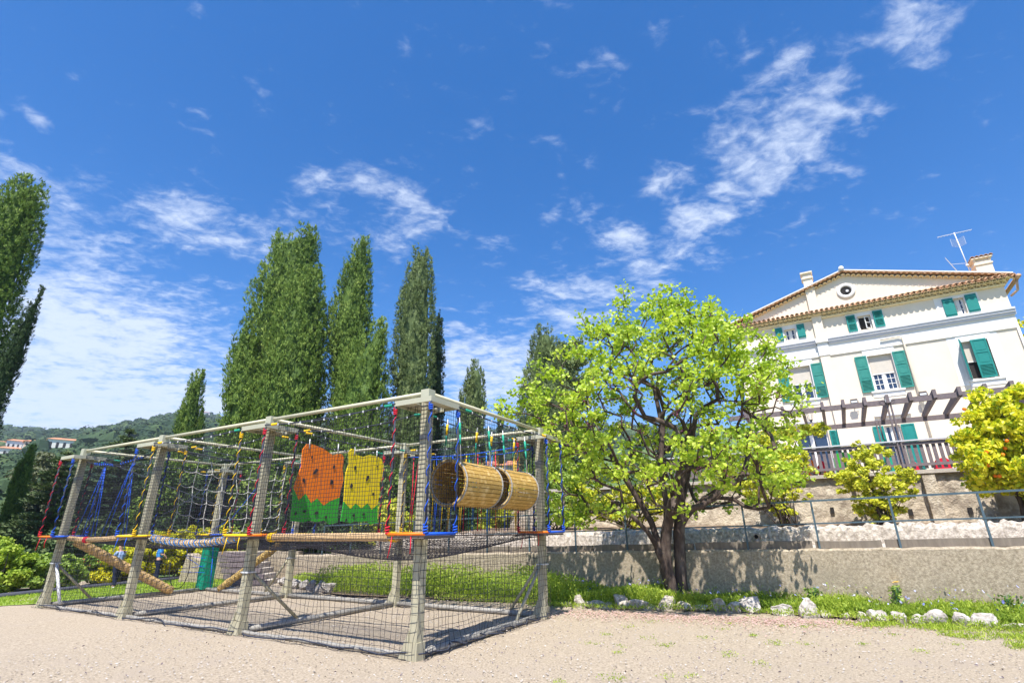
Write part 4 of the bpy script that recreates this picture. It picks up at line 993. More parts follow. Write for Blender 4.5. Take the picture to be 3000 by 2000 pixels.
# raking tiles of the gable, main roof slopes
def rake(eA, zA, eB, zB, nm):
    a, b = T(eA, D, zA), T(eB, D, zB); L = (b - a).length; u = (b - a).normalized(); up = TW.cross(u); up = up if up.z > 0 else -up
    mb = MB(); n = int(L / per)
    for i in range(n + 1):
        p = a + u * (i * L / n); canal(mb, p - TW * .16 - up * .06, u, TW * .16, up, 7, .09, .09, thick=.02)
    mb.build('gable_eaves', M['genoise'], hs)
    mb = MB()
    for i in range(n + 1):
        p = a + u * (i * L / n); canal(mb, p - TW * .27 + up * .06, u, TW * .4, up, 7, .09, .085)
    q = [a - TW * .22 + up * .10, b - TW * .22 + up * .10, b + TW * 10.2 + up * .10, a + TW * 10.2 + up * .10]; mb.prism(q, up * .05); mb.build('roof', M['tile'], hs)
    mb = MB(); q = [a - TW * .24 + up * .16, b - TW * .24 + up * .16, b - TW * .02 + up * .16, a - TW * .02 + up * .16]; mb.prism(q, up * .05); mb.build('verge', M['white'], hs)
rake(E0h - .25, 11.10, 5.6, 12.72, 'l'); rake(5.62, 12.72, E1h + .30, 11.03, 'r')
mb = MB(); mb.tube([T(5.6, D - .3, 12.98), T(5.6, D + .3, 12.98)], .11, 10); mb.build('ridge_end', M['white'], hs, True)
mb = MB(); mb.tube([T(E1h + .45, D - .35, 11.0), T(E1h + .45, D + 10, 11.0)], .08, 8); mb.tube([T(E1h + .42, D - .1, 10.95), T(E1h + .35, D - .05, 10.5), T(E1h + .1, D - .03, 10.3)], .045, 8); mb.build('gutter', M['tile'], hs, True)
# right chimney
mb = MB(); mb.fbox(T, 11.02, 11.62, 16, 16.7, 11.3, 13.25); mb.fbox(T, 10.98, 11.66, 15.96, 16.74, 13.05, 13.12); mb.fbox(T, 10.94, 11.70, 15.92, 16.78, 13.36, 13.42)
for e, d in ((11.04, 16.02), (11.6, 16.02), (11.04, 16.66), (11.6, 16.66)): mb.fbox(T, e - .04, e + .04, d - .04, d + .04, 13.25, 13.36)
mb.fbox(T, 11.06, 11.58, 16.05, 16.65, 13.251, 13.359)
c_ = mb.build('chimney', M['cream'], hs); LOC[c_.name] = LOC[hs.name]
mb = MB()
for k in range(5): canal(mb, T(10.99 + k * .165, 15.88, 13.42), TE, TW * .92, Z, 7, .08, .08)
mb.build('chimney_tiles', M['tile'], c_)
# round window
mb = MB(); n = 36; oc = (5.58, 11.92)
ring = lambda r, d: [T(oc[0] + math.cos(2 * math.pi * i / n) * r, d, oc[1] + math.sin(2 * math.pi * i / n) * r) for i in range(n)]
V = ring(.37, D - .005) + ring(.37, D - .045) + ring(.22, D - .045) + ring(.22, D - .005)
F = [(r * n + i, r * n + (i + 1) % n, (r + 1) * n + (i + 1) % n, (r + 1) * n + i) for r in range(3) for i in range(n)]
mb.add(V, F); o = mb.build('round_window', M['white'], hs, True); LOC[o.name] = LOC[hs.name]
mb = MB(); mb.add(ring(.218, D - .012), [tuple(range(n))]); mb.build('pane', M['dark'], o)
mb = MB(); mb.tube([T(oc[0] + .05, D - .03, oc[1] - .02), T(oc[0] + .05, D - .06, oc[1] - .02)], .06, 12); mb.build('vent_fan', M['galv'], o)

# windows
def window(e0, e1, z0, z1, cols, rows, blind=0.0, dark=False, leaf_open=False, dd=.13):
    fr = MB(); d0, d1 = D + dd, D + dd + .05; w = .045
    fr.fbox(T, e0 + .003, e0 + w, d0, d1, z0 + .003, z1 - .003); fr.fbox(T, e1 - w, e1 - .003, d0, d1, z0 + .003, z1 - .003)
    fr.fbox(T, e0 + w, e1 - w, d0, d1, z1 - w, z1 - .003); fr.fbox(T, e0 + w, e1 - w, d0, d1, z0 + .003, z0 + w)
    zt = z1 - w - blind * (z1 - z0)
    if not dark:
        m_ = (e0 + e1) / 2
        fr.fbox(T, m_ - .045, m_ + .045, d0 - .015, d1, z0 + w, z1 - w)
        for s0, s1 in ((e0 + w, m_ - .045), (m_ + .045, e1 - w)):
            fr.fbox(T, s0, s0 + .035, d0 + .004, d1 - .004, z0 + w, z1 - w); fr.fbox(T, s1 - .035, s1, d0 + .004, d1 - .004, z0 + w, z1 - w)
            for i in range(1, cols): x = s0 + .035 + (s1 - s0 - .07) * i / cols; fr.fbox(T, x - .011, x + .011, d0 + .008, d1 - .008, z0 + w, zt)
            for j in range(1, rows): z = z0 + w + (zt - z0 - w) * j / rows; fr.fbox(T, s0 + .035, s1 - .035, d0 + .01, d1 - .01, z - .012, z + .012)
    if blind: fr.fbox(T, e0 + w, e1 - w, d0 - .028, d1, zt - .02, zt + .02)
    o = fr.build('window', M['white'], hs); LOC[o.name] = LOC[hs.name]
    mb = MB(); mb.add([T(e0, d1 - .02, z0), T(e1, d1 - .02, z0), T(e1, d1 - .02, z1), T(e0, d1 - .02, z1)], [(0, 1, 2, 3)]); mb.build('pane', M['dark'] if dark else M['glass'], o)
    if blind:
        mb = MB(); mb.add([T(e0 + w, d0 - .022, zt), T(e1 - w, d0 - .022, zt), T(e1 - w, d0 - .022, z1 - w), T(e0 + w, d0 - .022, z1 - w)], [(0, 1, 2, 3)]); mb.build('blind', M['blind'], o)
    if leaf_open:
        mb = MB(); x = e1 - w; y0 = d0 - .02
        def lf(a0, a1, za, zb):                                                        # casement leaf swung outwards/inwards
            mb.box((T(x - .16, y0 + .03, 0) + Z * ((za + zb) / 2)).lerp(T(x - .16, y0 + .03, 0) + Z * ((za + zb) / 2), 0), (TE * .5 - TW * .35).normalized() * ((a1 - a0) / 2), TE.cross(Z) * .015, Z * ((zb - za) / 2))
        c0 = T(x, y0, 0); ux = (-TE * .55 - TW * .35).normalized(); wd = .24
        for a0, a1, za, zb in ((0, .03, z0 + .05, z1 - .05), (wd - .03, wd, z0 + .05, z1 - .05), (.03, wd - .03, z0 + .05, z0 + .08), (.03, wd - .03, z1 - .08, z1 - .05), (.03, wd - .03, (z0 + z1) / 2 - .012, (z0 + z1) / 2 + .012)):
            mb.box(c0 + ux * ((a0 + a1) / 2) + Z * ((za + zb) / 2), ux * ((a1 - a0) / 2), ux.cross(Z) * .014, Z * ((zb - za) / 2))
        mb.build('open_casement', M['white'], o)
window(*OPEN[0], 1, 2); window(*OPEN[1], 1, 1, dark=True, leaf_open=True); window(*OPEN[2], 1, 3, dark=False)
window(*OPEN[3], 1, 2, blind=.50); window(*OPEN[4], 2, 3, blind=.50); window(*OPEN[5], 1, 1, blind=.50, dark=True)
window(*OPEN[6], 1, 1); window(*OPEN[7], 1, 3); window(*OPEN[8], 1, 3)
def shutter(e0, e1, z0, z1, kind='panel', m='shutter2', origin=None, ux=None, label=None):
    """kind: panel = two panels over louvres; louvre = two louvred fields; plain = boarded with battens"""
    o = origin or T(e0, D - .045, 0); u = ux or TE; w = e1 - e0; nrm = u.cross(Z); nrm = nrm if nrm.dot(-TW) > 0 or abs(nrm.dot(TW)) < .5 else -nrm
    mb = MB()
    def bar(a0, a1, za, zb, t=.018, off=0): mb.box(o + u * ((a0 + a1) / 2) + Z * ((za + zb) / 2) + nrm * off, u * ((a1 - a0) / 2), nrm * t, Z * ((zb - za) / 2))
    st = .05
    if kind == 'plain':
        bar(0, w, z0, z1, .014)
        for z in (z0 + .10, z1 - .12): bar(.01, w - .01, z - .035, z + .035, .012, .024)
    else:
        bar(0, st, z0, z1); bar(w - st, w, z0, z1); bar(st, w - st, z0, z0 + .07); bar(st, w - st, z1 - .06, z1)
        H = z1 - z0
        def louv(za, zb):
            n = max(3, int((zb - za) / .055))
            for i in range(n):
                z = za + (zb - za) * (i + .5) / n
                mb.box(o + u * (w / 2) + Z * z, u * (w / 2 - st), nrm * .016 + Z * -.014, (Z * .004 + nrm * .004))
            bar(st, w - st, za, zb, .002, -.016)
        if kind == 'panel':
            a, b = z0 + H * .34, z0 + H * .66
            bar(st, w - st, a - .03, a + .03); bar(st, w - st, b - .03, b + .03); louv(z0 + .07, a - .03)
            bar(st, w - st, a + .03, b - .03, .008, -.004); bar(st + .04, w - st - .04, a + .08, b - .08, .012, 0)
            bar(st, w - st, b + .03, z1 - .06, .008, -.004); bar(st + .04, w - st - .04, b + .08, z1 - .11, .012, 0)
        else:
            a = z0 + H * .5; bar(st, w - st, a - .035, a + .035); louv(z0 + .07, a - .035); louv(a + .035, z1 - .06)
    s = mb.build('shutter', M[m], hs)
    if label: s['label'] = label
shutter(2.37, 2.68, 10.02, 10.70, 'plain', 'shutter'); shutter(3.30, 3.62, 10.02, 10.70, 'plain', 'shutter')
shutter(5.31, 5.66, 9.90, 10.68, 'louvre', 'shutter'); shutter(6.33, 6.69, 9.92, 10.70, 'louvre', 'shutter')
shutter(8.80, 9.17, 9.86, 10.66, 'plain', 'shutter'); shutter(9.56, 9.93, 9.90, 10.68, 'plain', 'shutter')
shutter(2.11, 2.54, 7.08, 8.68); shutter(3.53, 3.96, 7.08, 8.70); shutter(5.25, 5.69, 7.08, 8.71); shutter(6.63, 7.07, 7.10, 8.71)
shutter(9.26, 9.75, 7.13, 8.73, 'panel', 'shutter', origin=T(9.26, D - .05, 0), label='half-closed shutter across the right upper window')
shutter(8.97, 9.42, 7.13, 8.73, 'panel', 'shutter', origin=T(8.97, D - .03, 0), ux=(-TW * .96 - TE * .28).normalized(), label='shutter standing open at a right angle')
shutter(3.68, 3.92, 3.2, 5.60, 'louvre', 'shutter'); shutter(3.93, 4.17, 3.2, 5.60, 'louvre', 'shutter')
shutter(5.27, 5.66, 3.2, 5.60, 'panel', 'shutter'); shutter(6.25, 6.70, 3.2, 5.60, 'panel', 'shutter'); shutter(8.68, 9.06, 3.2, 5.6, 'panel', 'shutter'); shutter(9.64, 10.0, 3.2, 5.6, 'panel', 'shutter')
# lintel hoods over ground-floor doors, downpipe, lamps
mb = MB()
for a, b in ((2.35, 3.5), (5.45, 6.7), (8.9, 9.9)): mb.fbox(T, a, b, D - .10, D + .01, 6.0, 6.06)
mb.build('lintel_ledge', M['cornice'], hs)
mb = MB(); mb.tube([T(6.34, D - .10, 9.30), T(7.02, D - .10, 9.33), T(7.12, D - .10, 9.25), T(7.13, D - .07, 8.9), T(7.13, D - .07, 3.2)], .035, 8); mb.build('downpipe', M['cream'], hs, True)
mb = MB(); mb.tube([T(E1h - .05, D - .07, 8.95), T(E1h - .03, D - .07, 3.2)], .04, 8); mb.build('downpipe', M['white'], hs, True)
for e, z in ((4.84, 6.72), (7.24, 6.72)):
    mb = MB(); mb.box(T(e, D - .28, z), TE * .13, TW * .04 + Z * .02, Z * .085 - TW * .02); mb.box(T(e, D - .14, z - .12), TE * .02, TW * .13, Z * .012); mb.tube([T(e - .15, D - .28, z), T(e - .15, D - .14, z - .12), T(e + .15, D - .14, z - .12), T(e + .15, D - .28, z)], .01, 5); o = mb.build('floodlight', M['deck'], hs); LOC[o.name] = LOC[hs.name]
    mb = MB(); mb.box(T(e, D - .325, z - .005), TE * .11, TW * .004, Z * .065); mb.build('lens', M['galv'], o)
mb = MB(); c = T(3.08, D - .32, 6.2)
mb.tube([c + Z * .75 + TW * .3, c + Z * .80, c + Z * .34], .012, 6); mb.tube([c + Z * .34, c + Z * .22], [.01, .13], 6)
for i in range(6): a = i * math.pi / 3; q = TE * math.cos(a) + TW * math.sin(a); mb.tube([c + q * .13 + Z * .2, c + q * .08 - Z * .1], .008, 4)
mb.tube([c - Z * .1, c - Z * .22], [.085, .01], 6); mb.build('lantern', M['kerb'], hs)
# house antenna
an = thing('tv_antenna', 'tall television antenna mast beside the right chimney', 'antenna', T(10.8, 16.2, 12.2))
mb = MB(); b0 = T(10.85, 16.2, 12.1); tp = T(10.75, 16.2, 15.05); mb.tube([b0, tp], .022, 6); mb.build('mast', M['galv'], an, True)
mb = MB(); c = T(10.75, 16.2, 15.0); mb.tube([c - TE * .66, c + TE * .66], .012, 5)
for x in np.linspace(-.62, .62, 11): mb.tube([c + TE * x - TW * .16 - Z * .04, c + TE * x + TW * .16 + Z * .02], .006, 4)
mb.build('top_aerial', M['galv'], an)
mb = MB(); c = T(10.76, 16.2, 14.45)
for s in (-1, 1):
    for k in range(9): z = (k - 4) * .05; mb.tube([c + TE * (s * .02) + Z * z, c + TE * (s * .26) + TW * -.1 + Z * (z + .06)], .005, 4)
for x in (-.26, .26): mb.tube([c + TE * x - TW * .1 - Z * .14, c + TE * x - TW * .1 + Z * .26], .007, 4)
mb.tube([c - TE * .1 - TW * .3, c + TE * .08 + TW * .3], .01, 4); mb.build('grid_aerial', M['galv'], an)
mb = MB(); c = T(10.25, 16.2, 13.45); mb.tube([T(10.82, 16.2, 13.35), c], .010, 5); mb.tube([c - TE * .13 + Z * .38, c + TE * .12 - Z * .38], .012, 5)
for k in range(11): u = (k - 5) / 5; p = c + (-TE * .13 + Z * .38) * u; mb.tube([p - TW * .14 - TE * .03, p + TW * .14 + TE * .05], .005, 4)
mb.build('side_aerial', M['galv'], an)
mb = MB(); mb.tube([T(10.82, 16.2, 12.75), T(11.02, 16.2, 12.78)], .012, 5); mb.box(T(10.80, 16.17, 13.25), TE * .05, TW * .03, Z * .04); mb.build('bracket', M['galv'], an)

# pergola and balustrade on the terrace edge
pg = thing('pergola', 'dark timber pergola with cross joists in front of the villa', 'pergola', T(5.3, 6.3, 3.17))
V = lambda e, d, z: T(e, d, z)
mb = MB(); mb.fbox(T, .6, 12, 6.06, 6.14, 5.20, 5.36); mb.build('beam', M['timber_dark'], pg)
mb = MB(); mb.fbox(T, .6, 12, 8.56, 8.64, 4.98, 5.14 + .0); mb.build('beam', M['timber_dark'], pg)
for i in range(19):
    e = 1.18 + i * .592
    mb = MB(); p = [T(e - .045, 5.98, 5.363), T(e - .045, 5.98, 5.46), T(e - .045, 8.80, 5.26), T(e - .045, 8.95, 5.14)]; p = [T(e - .045, 5.96, 5.24), T(e - .045, 5.96, 5.50), T(e - .045, 8.95, 5.25), T(e - .045, 8.95, 5.10)]
    mb.prism(p, TE * .09); mb.build('joist', M['timber_dark'], pg)
for e, d, z in ((5.33, 6.10, 5.2), (5.13, 8.60, 4.97), (-.4, 6.10, 5.2), (11.2, 6.1, 5.2), (.8, 8.6, 4.97)):
    mb = MB()
    for s in (-.065, .03): mb.fbox(T, e + s, e + s + .04, d - .06, d + .06, 3.17 if d < 7 else 3.15, z + .14); 
    mb.build('post', M['timber_dark'], pg)
mb = MB(); mb.box(T(5.33, 6.0, 5.33), TE * .07, TW * .02, Z * .06); mb.tube([T(5.33, 6.0, 5.38), T(5.2, 5.98, 5.5), T(5.12, 5.98, 5.44), T(5.22, 5.98, 5.34), T(5.33, 6.0, 5.33), T(5.45, 5.98, 5.45), T(5.55, 5.98, 5.5), T(5.5, 5.98, 5.38), T(5.36, 6, 5.3)], .006, 4); mb.build('junction_box', M['galv'], pg)
bl = thing('balustrade', 'dark timber balustrade with upright pickets along the terrace edge', 'balustrade', T(4, 6.1, 3.17))
mb = MB(); mb.fbox(T, -2.5, 12, 6.02, 6.16, 4.04, 4.075); mb.build('handrail', M['cornice'], bl)
mb = MB(); mb.fbox(T, -2.5, 12, 6.07, 6.11, 3.92, 4.02); mb.build('rail', M['timber_dark'], bl)
mb = MB(); mb.fbox(T, -2.5, 12, 6.07, 6.11, 3.30, 3.38); mb.build('rail', M['timber_dark'], bl)
for i in range(96):
    e = -2.4 + i * .15
    mb = MB(); mb.fbox(T, e - .048, e + .042, 6.112, 6.135, 3.22, 4.0); mb.build('picket', M['timber_dark'], bl)
# brightly coloured play panels on the terrace behind the balustrade
for k, (e0, e1, z1, c, lab) in enumerate(((1.75, 2.15, 3.95, 'yellow', 'tall yellow play board behind the left pickets'), (2.6, 3.0, 3.8, 'orange', 'orange play board behind the pickets'), (3.02, 3.3, 3.75, 'red', 'large red play board behind the left pickets'), (3.55, 4.05, 4.0, 'gpaint', 'bright green play board next to the red one'), (4.1, 4.3, 3.6, 'yellow', 'small yellow play board right of the green one'), (5.6, 5.8, 3.55, 'red', 'low red play board behind the pergola post'), (6.15, 6.6, 3.62, 'red', 'wide red play board behind the right pickets'), (4.9, 5.2, 4.3, 'green', 'teal play board beside the pergola post'))):
    mb = MB(); h = z1; mb.prism([T(e0, 7.2, 3.16), T(e1, 7.2, 3.16), T(e1, 7.2, h - .12), T(e1 - .1, 7.2, h), T(e0 + .12, 7.2, h - .05), T(e0, 7.2, h - .2)], TW * .04)
    tag(mb.build('play_board', M[c], loc=T((e0 + e1) / 2, 7.2, 3.16)), lab, 'play board')
# ------------------------------------------------------------------ the Judas tree
def judas_tree():
    rng = np.random.default_rng(42); base = Vector((3.66, 12.82, .08))
    t = thing('judas_tree', 'broad bright green tree with dark forked trunk before the retaining wall', 'tree', base)
    # crown envelope: half width by height, measured from the axis
    zs = [1.9, 2.5, 3.2, 4.0, 4.6, 5.2, 5.9, 6.6, 7.2, 7.65]
    lo = [-2.3, -2.9, -3.2, -3.6, -3.7, -3.0, -2.2, -1.5, -.75, -.2]       # to the left
    hi = [2.5, 3.0, 3.2, 3.2, 3.2, 2.9, 2.45, 1.9, 1.25, .7]
    N = 690; A = []
    while len(A) < N:
        z = rng.uniform(1.9, 6.95); l = np.interp(z, zs, lo); h = np.interp(z, zs, hi); c = (l + h) / 2; r = (h - l) / 2 * .96
        q = rng.random() ** .42; a = rng.uniform(0, 2 * math.pi)
        x = c + r * q * math.cos(a) * rng.uniform(.88, 1.03); y = r * .86 * q * math.sin(a) - .4
        if z < 2.7 and q < .55: continue
        if z < 2.4 and rng.random() < .2: continue
        if z > 5.6 and rng.random() < .12 + .32 * (z - 5.6): continue
        A.append((base.x + x, base.y + y, z))
    # straggling shoots that stick out of the crown
    for p in ((-1.75, 0, 7.0), (-1.6, .3, 6.9), (-.75, .1, 7.45), (-.6, -.1, 7.75), (.55, .2, 7.85), (.7, -.2, 7.75), (.35, .3, 7.6), (1.15, .1, 7.8), (1.9, .2, 7.35), (2.7, -.1, 6.85), (3.3, .1, 6.4), (3.5, .4, 6.2), (3.75, -.3, 4.85), (3.85, .3, 4.5), (-3.4, -.2, 5.1), (-3.95, .1, 4.65), (-4.1, -.1, 4.5), (-3.6, .4, 5.0), (-2.5, .2, 6.0), (3.5, .1, 2.9), (-2.6, .1, 1.9), (-2.2, -.3, 1.8), (-2.9, -.2, 2.3), (-1.3, -.4, 6.8), (1.5, -.5, 7.2), (2.3, .3, 7.0), (2.95, -.3, 6.0), (-2.0, .3, 6.45), (-3.0, -.3, 5.6), (.1, .4, 7.4), (1.0, .5, 7.5), (3.4, -.3, 5.5)):
        A.append((base.x + p[0], base.y + p[1], p[2])); A.append((base.x + p[0] * .93, base.y + p[1], p[2] * .95))
    A = np.array(A)
    # main limbs by hand, read off the photo
    B = lambda x, y, z: np.array([base.x + x, base.y + y, z])
    limbs = [[B(0, 0, 0), B(-.10, 0, .35), B(-.18, .0, .75), B(-.32, -.02, 1.15), B(-.55, -.1, 1.55), B(-.95, -.2, 1.95), B(-1.5, -.3, 2.35), B(-2.1, -.4, 2.75)],
             [None, B(-.30, .05, 1.35), B(-.38, .12, 1.75), B(-.62, .25, 2.3), B(-1.0, .3, 3.0), B(-1.5, .4, 3.8)],
             [None, B(-.16, -.05, 1.2), B(-.10, -.1, 1.6), B(-.05, -.12, 2.2), B(-.1, -.1, 3.0), B(.1, .0, 4.0), B(.0, .1, 5.2)],
             [B(.12, .02, 0), B(.14, .02, .5), B(.17, 0, 1.0), B(.20, .0, 1.5), B(.32, .05, 2.0), B(.40, .1, 2.6), B(.7, .15, 3.3), B(.9, .2, 4.2), B(1.1, .2, 5.2)],
             [None, B(.42, -.05, 1.85), B(.85, -.15, 2.3), B(1.5, -.3, 2.7), B(2.2, -.3, 3.1)],
             [None, B(.55, .3, 2.4), B(.9, .6, 3.2), B(1.1, 1.0, 4.0)], [None, B(-.45, .4, 2.0), B(-.6, .9, 2.7), B(-.7, 1.4, 3.4)], [None, B(.0, -.5, 2.2), B(.1, -1.0, 2.9), B(.2, -1.5, 3.6)]]
    roots = {1: (0, 3), 2: (0, 2), 4: (3, 3), 5: (3, 4), 6: (1, 2), 7: (2, 2)}
    P = []; par = []; idx = {}
    for li, lb in enumerate(limbs):
        for k, p in enumerate(lb):
            if p is None: idx[(li, 0)] = idx[roots[li]]; continue
            par.append(-1 if k == 0 else idx[(li, k - 1)]); idx[(li, k)] = len(P); P.append(p)
    P = [np.array(p) for p in P]; c0 = B(0, 0, 1.4)
    order = np.argsort(np.linalg.norm((A - c0) * [1, 1, .9], axis=1)); tips = []
    for a in order:
        q = A[a]; arr = np.array(P); d = q - arr; dist = np.linalg.norm(d, axis=1)
        r = np.linalg.norm(arr - c0, axis=1); rq = np.linalg.norm(q - c0)
        cost = dist + 2.6 * np.clip(r - rq + .22, 0, None) + .5 * np.clip(-(d[:, 2]), 0, None)
        cost[np.array([p[2] < 1.3 for p in P])] += 5
        j = int(np.argmin(cost)); s = P[j]; L = np.linalg.norm(q - s); n = max(1, int(L / .28)); prev = j
        pd = P[j] - P[par[j]] if par[j] >= 0 else np.array([0, 0, 1.]); pd = pd / (np.linalg.norm(pd) + 1e-9)
        for i in range(1, n + 1):
            u = i / n; pt = s + (q - s) * u + pd * L * .22 * u * (1 - u) * 2 + rng.normal(size=3) * .022 * (u < 1)
            par.append(prev); prev = len(P); P.append(pt)
        tips.append(prev)
    n = len(P); rad = np.zeros(n); ch = [[] for _ in range(n)]
    for i, p in enumerate(par):
        if p >= 0: ch[p].append(i)
    e = 2.15
    for i in range(n - 1, -1, -1):
        rad[i] = (max(.0045 ** e, sum(rad[c] ** e for c in ch[i])) ** (1 / e)) if ch[i] else .0045
    # order is not strictly topological for limbs: run twice
    for _ in range(3):
        for i in range(n - 1, -1, -1):
            if ch[i]: rad[i] = sum(rad[c] ** e for c in ch[i]) ** (1 / e)
    rad = rad * (.15 / rad[idx[(0, 0)]]); rad = np.clip(rad, .0042, None)
    for i in (idx[(0, 0)], idx[(3, 0)]): rad[i] *= 1.35
    P = np.array(P)
    mb = MB(); done = set()
    for i in range(n):                                           # draw as continuous chains along the thickest child
        if par[i] >= 0 and (max(ch[par[i]], key=lambda c: rad[c]) == i): continue
        chain = [par[i]] if par[i] >= 0 else []; k = i
        while True:
            chain.append(k)
            if not ch[k]: break
            k = max(ch[k], key=lambda c: rad[c])
        if len(chain) > 1:
            rr = [min(rad[c], rad[chain[1]] * 1.05 if len(chain) > 1 and j == 0 and par[i] >= 0 else 9) for j, c in enumerate(chain)]
            mb.tube(P[chain], rr, 9 if max(rr) > .04 else (5 if max(rr) > .012 else 3))
    mb.tube([(base.x + .1, base.y - .05, .25), (base.x + .45, base.y - .25, .14), (base.x + .85, base.y - .35, .06)], [.09, .06, .02], 7)
    mb.build('trunk', M['bark'], t, True)
    # leaves in sprays at the tips and along the outer twigs
    C = []; cc = []
    for ti in tips:
        k = ti; hops = 0
        while k >= 0 and hops < 5 and rad[k] < .018:
            m = [34, 27, 16, 8, 3][hops]; C.append(P[k] + rng.normal(size=(m, 3)) * [.115, .115, .075] + [0, 0, .02]); cc.append(np.full(m, rng.normal() * .12)); k = par[k]; hops += 1
    C = np.concatenate(C); tn = np.clip(.5 + np.concatenate(cc) + .2 * rng.normal(size=len(C)), 0, 1)
    mb = MB(); leaves(mb, C, .080, rng, .6, 'leaf', None, tn, 0, .5); mb.build('crown', LM['judas'], t)
    # faded blossom along inner branches
    k = [i for i in range(n) if .010 < rad[i] < .05 and 2.6 < P[i][2] < 4.6]; k = rng.choice(k, min(170, len(k)), replace=False)
    C = np.concatenate([P[i] + rng.normal(size=(22, 3)) * .055 for i in k]); mb = MB(); leaves(mb, C, .032, rng, 0, 'leaf')
    o = mb.build('blossom', LM['blossom'], t)
    return t
judas_tree()

# ------------------------------------------------------------------ cypresses and other conifers
PROF = {
  'T1a': (31, [(0.8, -14.21, 2.45), (7.94, -14.21, 2.72), (12.03, -14.71, 2.73), (15.01, -14.96, 2.51), (17.03, -15.08, 2.21), (18.14, -14.91, 1.81), (19.99, -14.92, 1.55), (21.15, -13.74, 0.16)]),
  'T1b': (28.5, [(0.8, -12.63, 1.86), (7.43, -12.63, 2.07), (10.14, -12.73, 1.93), (12.25, -12.82, 1.78), (14.46, -12.84, 1.44), (15.61, -12.47, 0.72), (16.78, -12.09, 0.13)]),
  'T1c': (29, [(0.8, -15.32, 1.3), (7.55, -15.32, 1.44), (9.63, -15.73, 1.32), (11.51, -16.08, 0.97), (12.47, -16.2, 0.52), (13.25, -16.46, 0.07)]),
  'T2': (30, [(0.8, -9.62, 1.27), (7.7, -9.62, 1.41), (10.55, -9.94, 1.43), (13.81, -10.27, 1.41), (14.87, -10.2, 1.23), (16.71, -10.17, 0.98), (18.72, -9.96, 0.52), (19.84, -9.78, 0.11)]),
  'T2b': (27.5, [(0.8, -8.21, 1.3), (7.18, -8.21, 1.44), (8.89, -8.3, 1.45), (10.6, -8.22, 1.23), (11.82, -7.61, 0.5), (12.73, -7.48, 0.1)]),
  'T3': (29, [(0.8, -5.84, 1.19), (7.46, -5.84, 1.32), (9.26, -5.87, 1.32), (11.88, -5.95, 1.37), (14.38, -5.91, 1.21), (16.47, -5.88, 0.92), (17.89, -5.79, 0.61), (18.33, -5.8, 0.41)]),
  'T3b': (32, [(0.8, -4.9, 0.48), (8.05, -4.9, 0.53), (10.04, -4.9, 0.51), (12.93, -4.97, 0.42), (15.23, -4.96, 0.09)]),
  'T4': (34, [(1, -2.8, 0.9), (7.02, -2.8, 1.0), (9.19, -2.74, 0.92), (10.33, -2.62, 0.77), (11.49, -2.53, 0.58), (12.3, -2.45, 0.11)]),
  'T5': (33, [(1.5, 1.91, 1.52), (8.21, 1.91, 1.69), (10.02, 2.02, 1.56), (11.53, 2.13, 1.28), (12.91, 2.21, 1.03), (14.03, 2.22, 0.65), (14.43, 2.32, 0.19)]),
  'T5b': (35, [(1.5, 3.71, 1.27), (8.71, 3.71, 1.41), (11.14, 3.76, 1.38), (12.91, 3.78, 1.1), (14.21, 3.75, 0.9), (14.87, 3.84, 0.35)]),
  'T6': (60, [(5, -1.46, 0.29), (12.65, -1.46, 0.32), (14.97, -1.48, 0.14)]),
  'T0': (22, [(1.0, -24.62, 2.03), (5.89, -24.62, 2.26), (7.56, -24.92, 2.34), (9.15, -25.1, 2.33), (10.83, -25.24, 2.23), (11.76, -25.21, 2.14), (13.04, -25.15, 2.03), (14.15, -25.11, 1.99), (15.59, -25.06, 1.89), (17.56, -24.87, 1.21), (18.52, -24.89, 0.45)]),
  'T0b': (21, [(1.0, -21.68, 0.52), (5.68, -21.68, 0.58), (7.27, -21.83, 0.71), (8.91, -21.66, 0.56), (10.2, -21.54, 0.36), (11.73, -21.38, 0.05)]),
  'T7': (36, [(0.5, -22.68, 0.94), (6.55, -22.68, 1.04), (8.59, -22.99, 0.94), (9.84, -22.97, 0.72), (11.25, -23.0, 0.57), (12.35, -22.93, 0.23)]),
  'T7b': (38, [(1, -23.22, 0.21), (8.56, -23.22, 0.23), (9.77, -23.43, 0.08)]),
  'L1': (26, [(0.3, -24.26, 0.37), (1.73, -24.26, 0.41), (2.65, -24.28, 0.46), (3.45, -24.3, 0.46), (4.25, -24.28, 0.41), (5.32, -24.23, 0.05)]),
  'L2': (29, [(0.5, -25.84, 0.5), (2.76, -25.84, 0.55), (4.19, -26.17, 0.59), (5.29, -26.37, 0.49), (5.82, -26.63, 0.17)]),
  'L3': (25, [(0.5, -21.41, 1.1), (1.7, -21.41, 1.22), (2.6, -21.48, 1.03), (3.36, -21.59, 0.84), (4.14, -21.74, 0.61), (5.39, -21.97, 0.06)]),
  'L4': (30, [(0.6, -21.59, 2.04), (2.04, -21.59, 2.27), (4.23, -22.15, 2.13), (5.76, -22.49, 1.53), (6.54, -22.68, 1.25), (7.44, -22.82, 0.1)]),

}
G = 'cypresses and conifers behind the rope course'
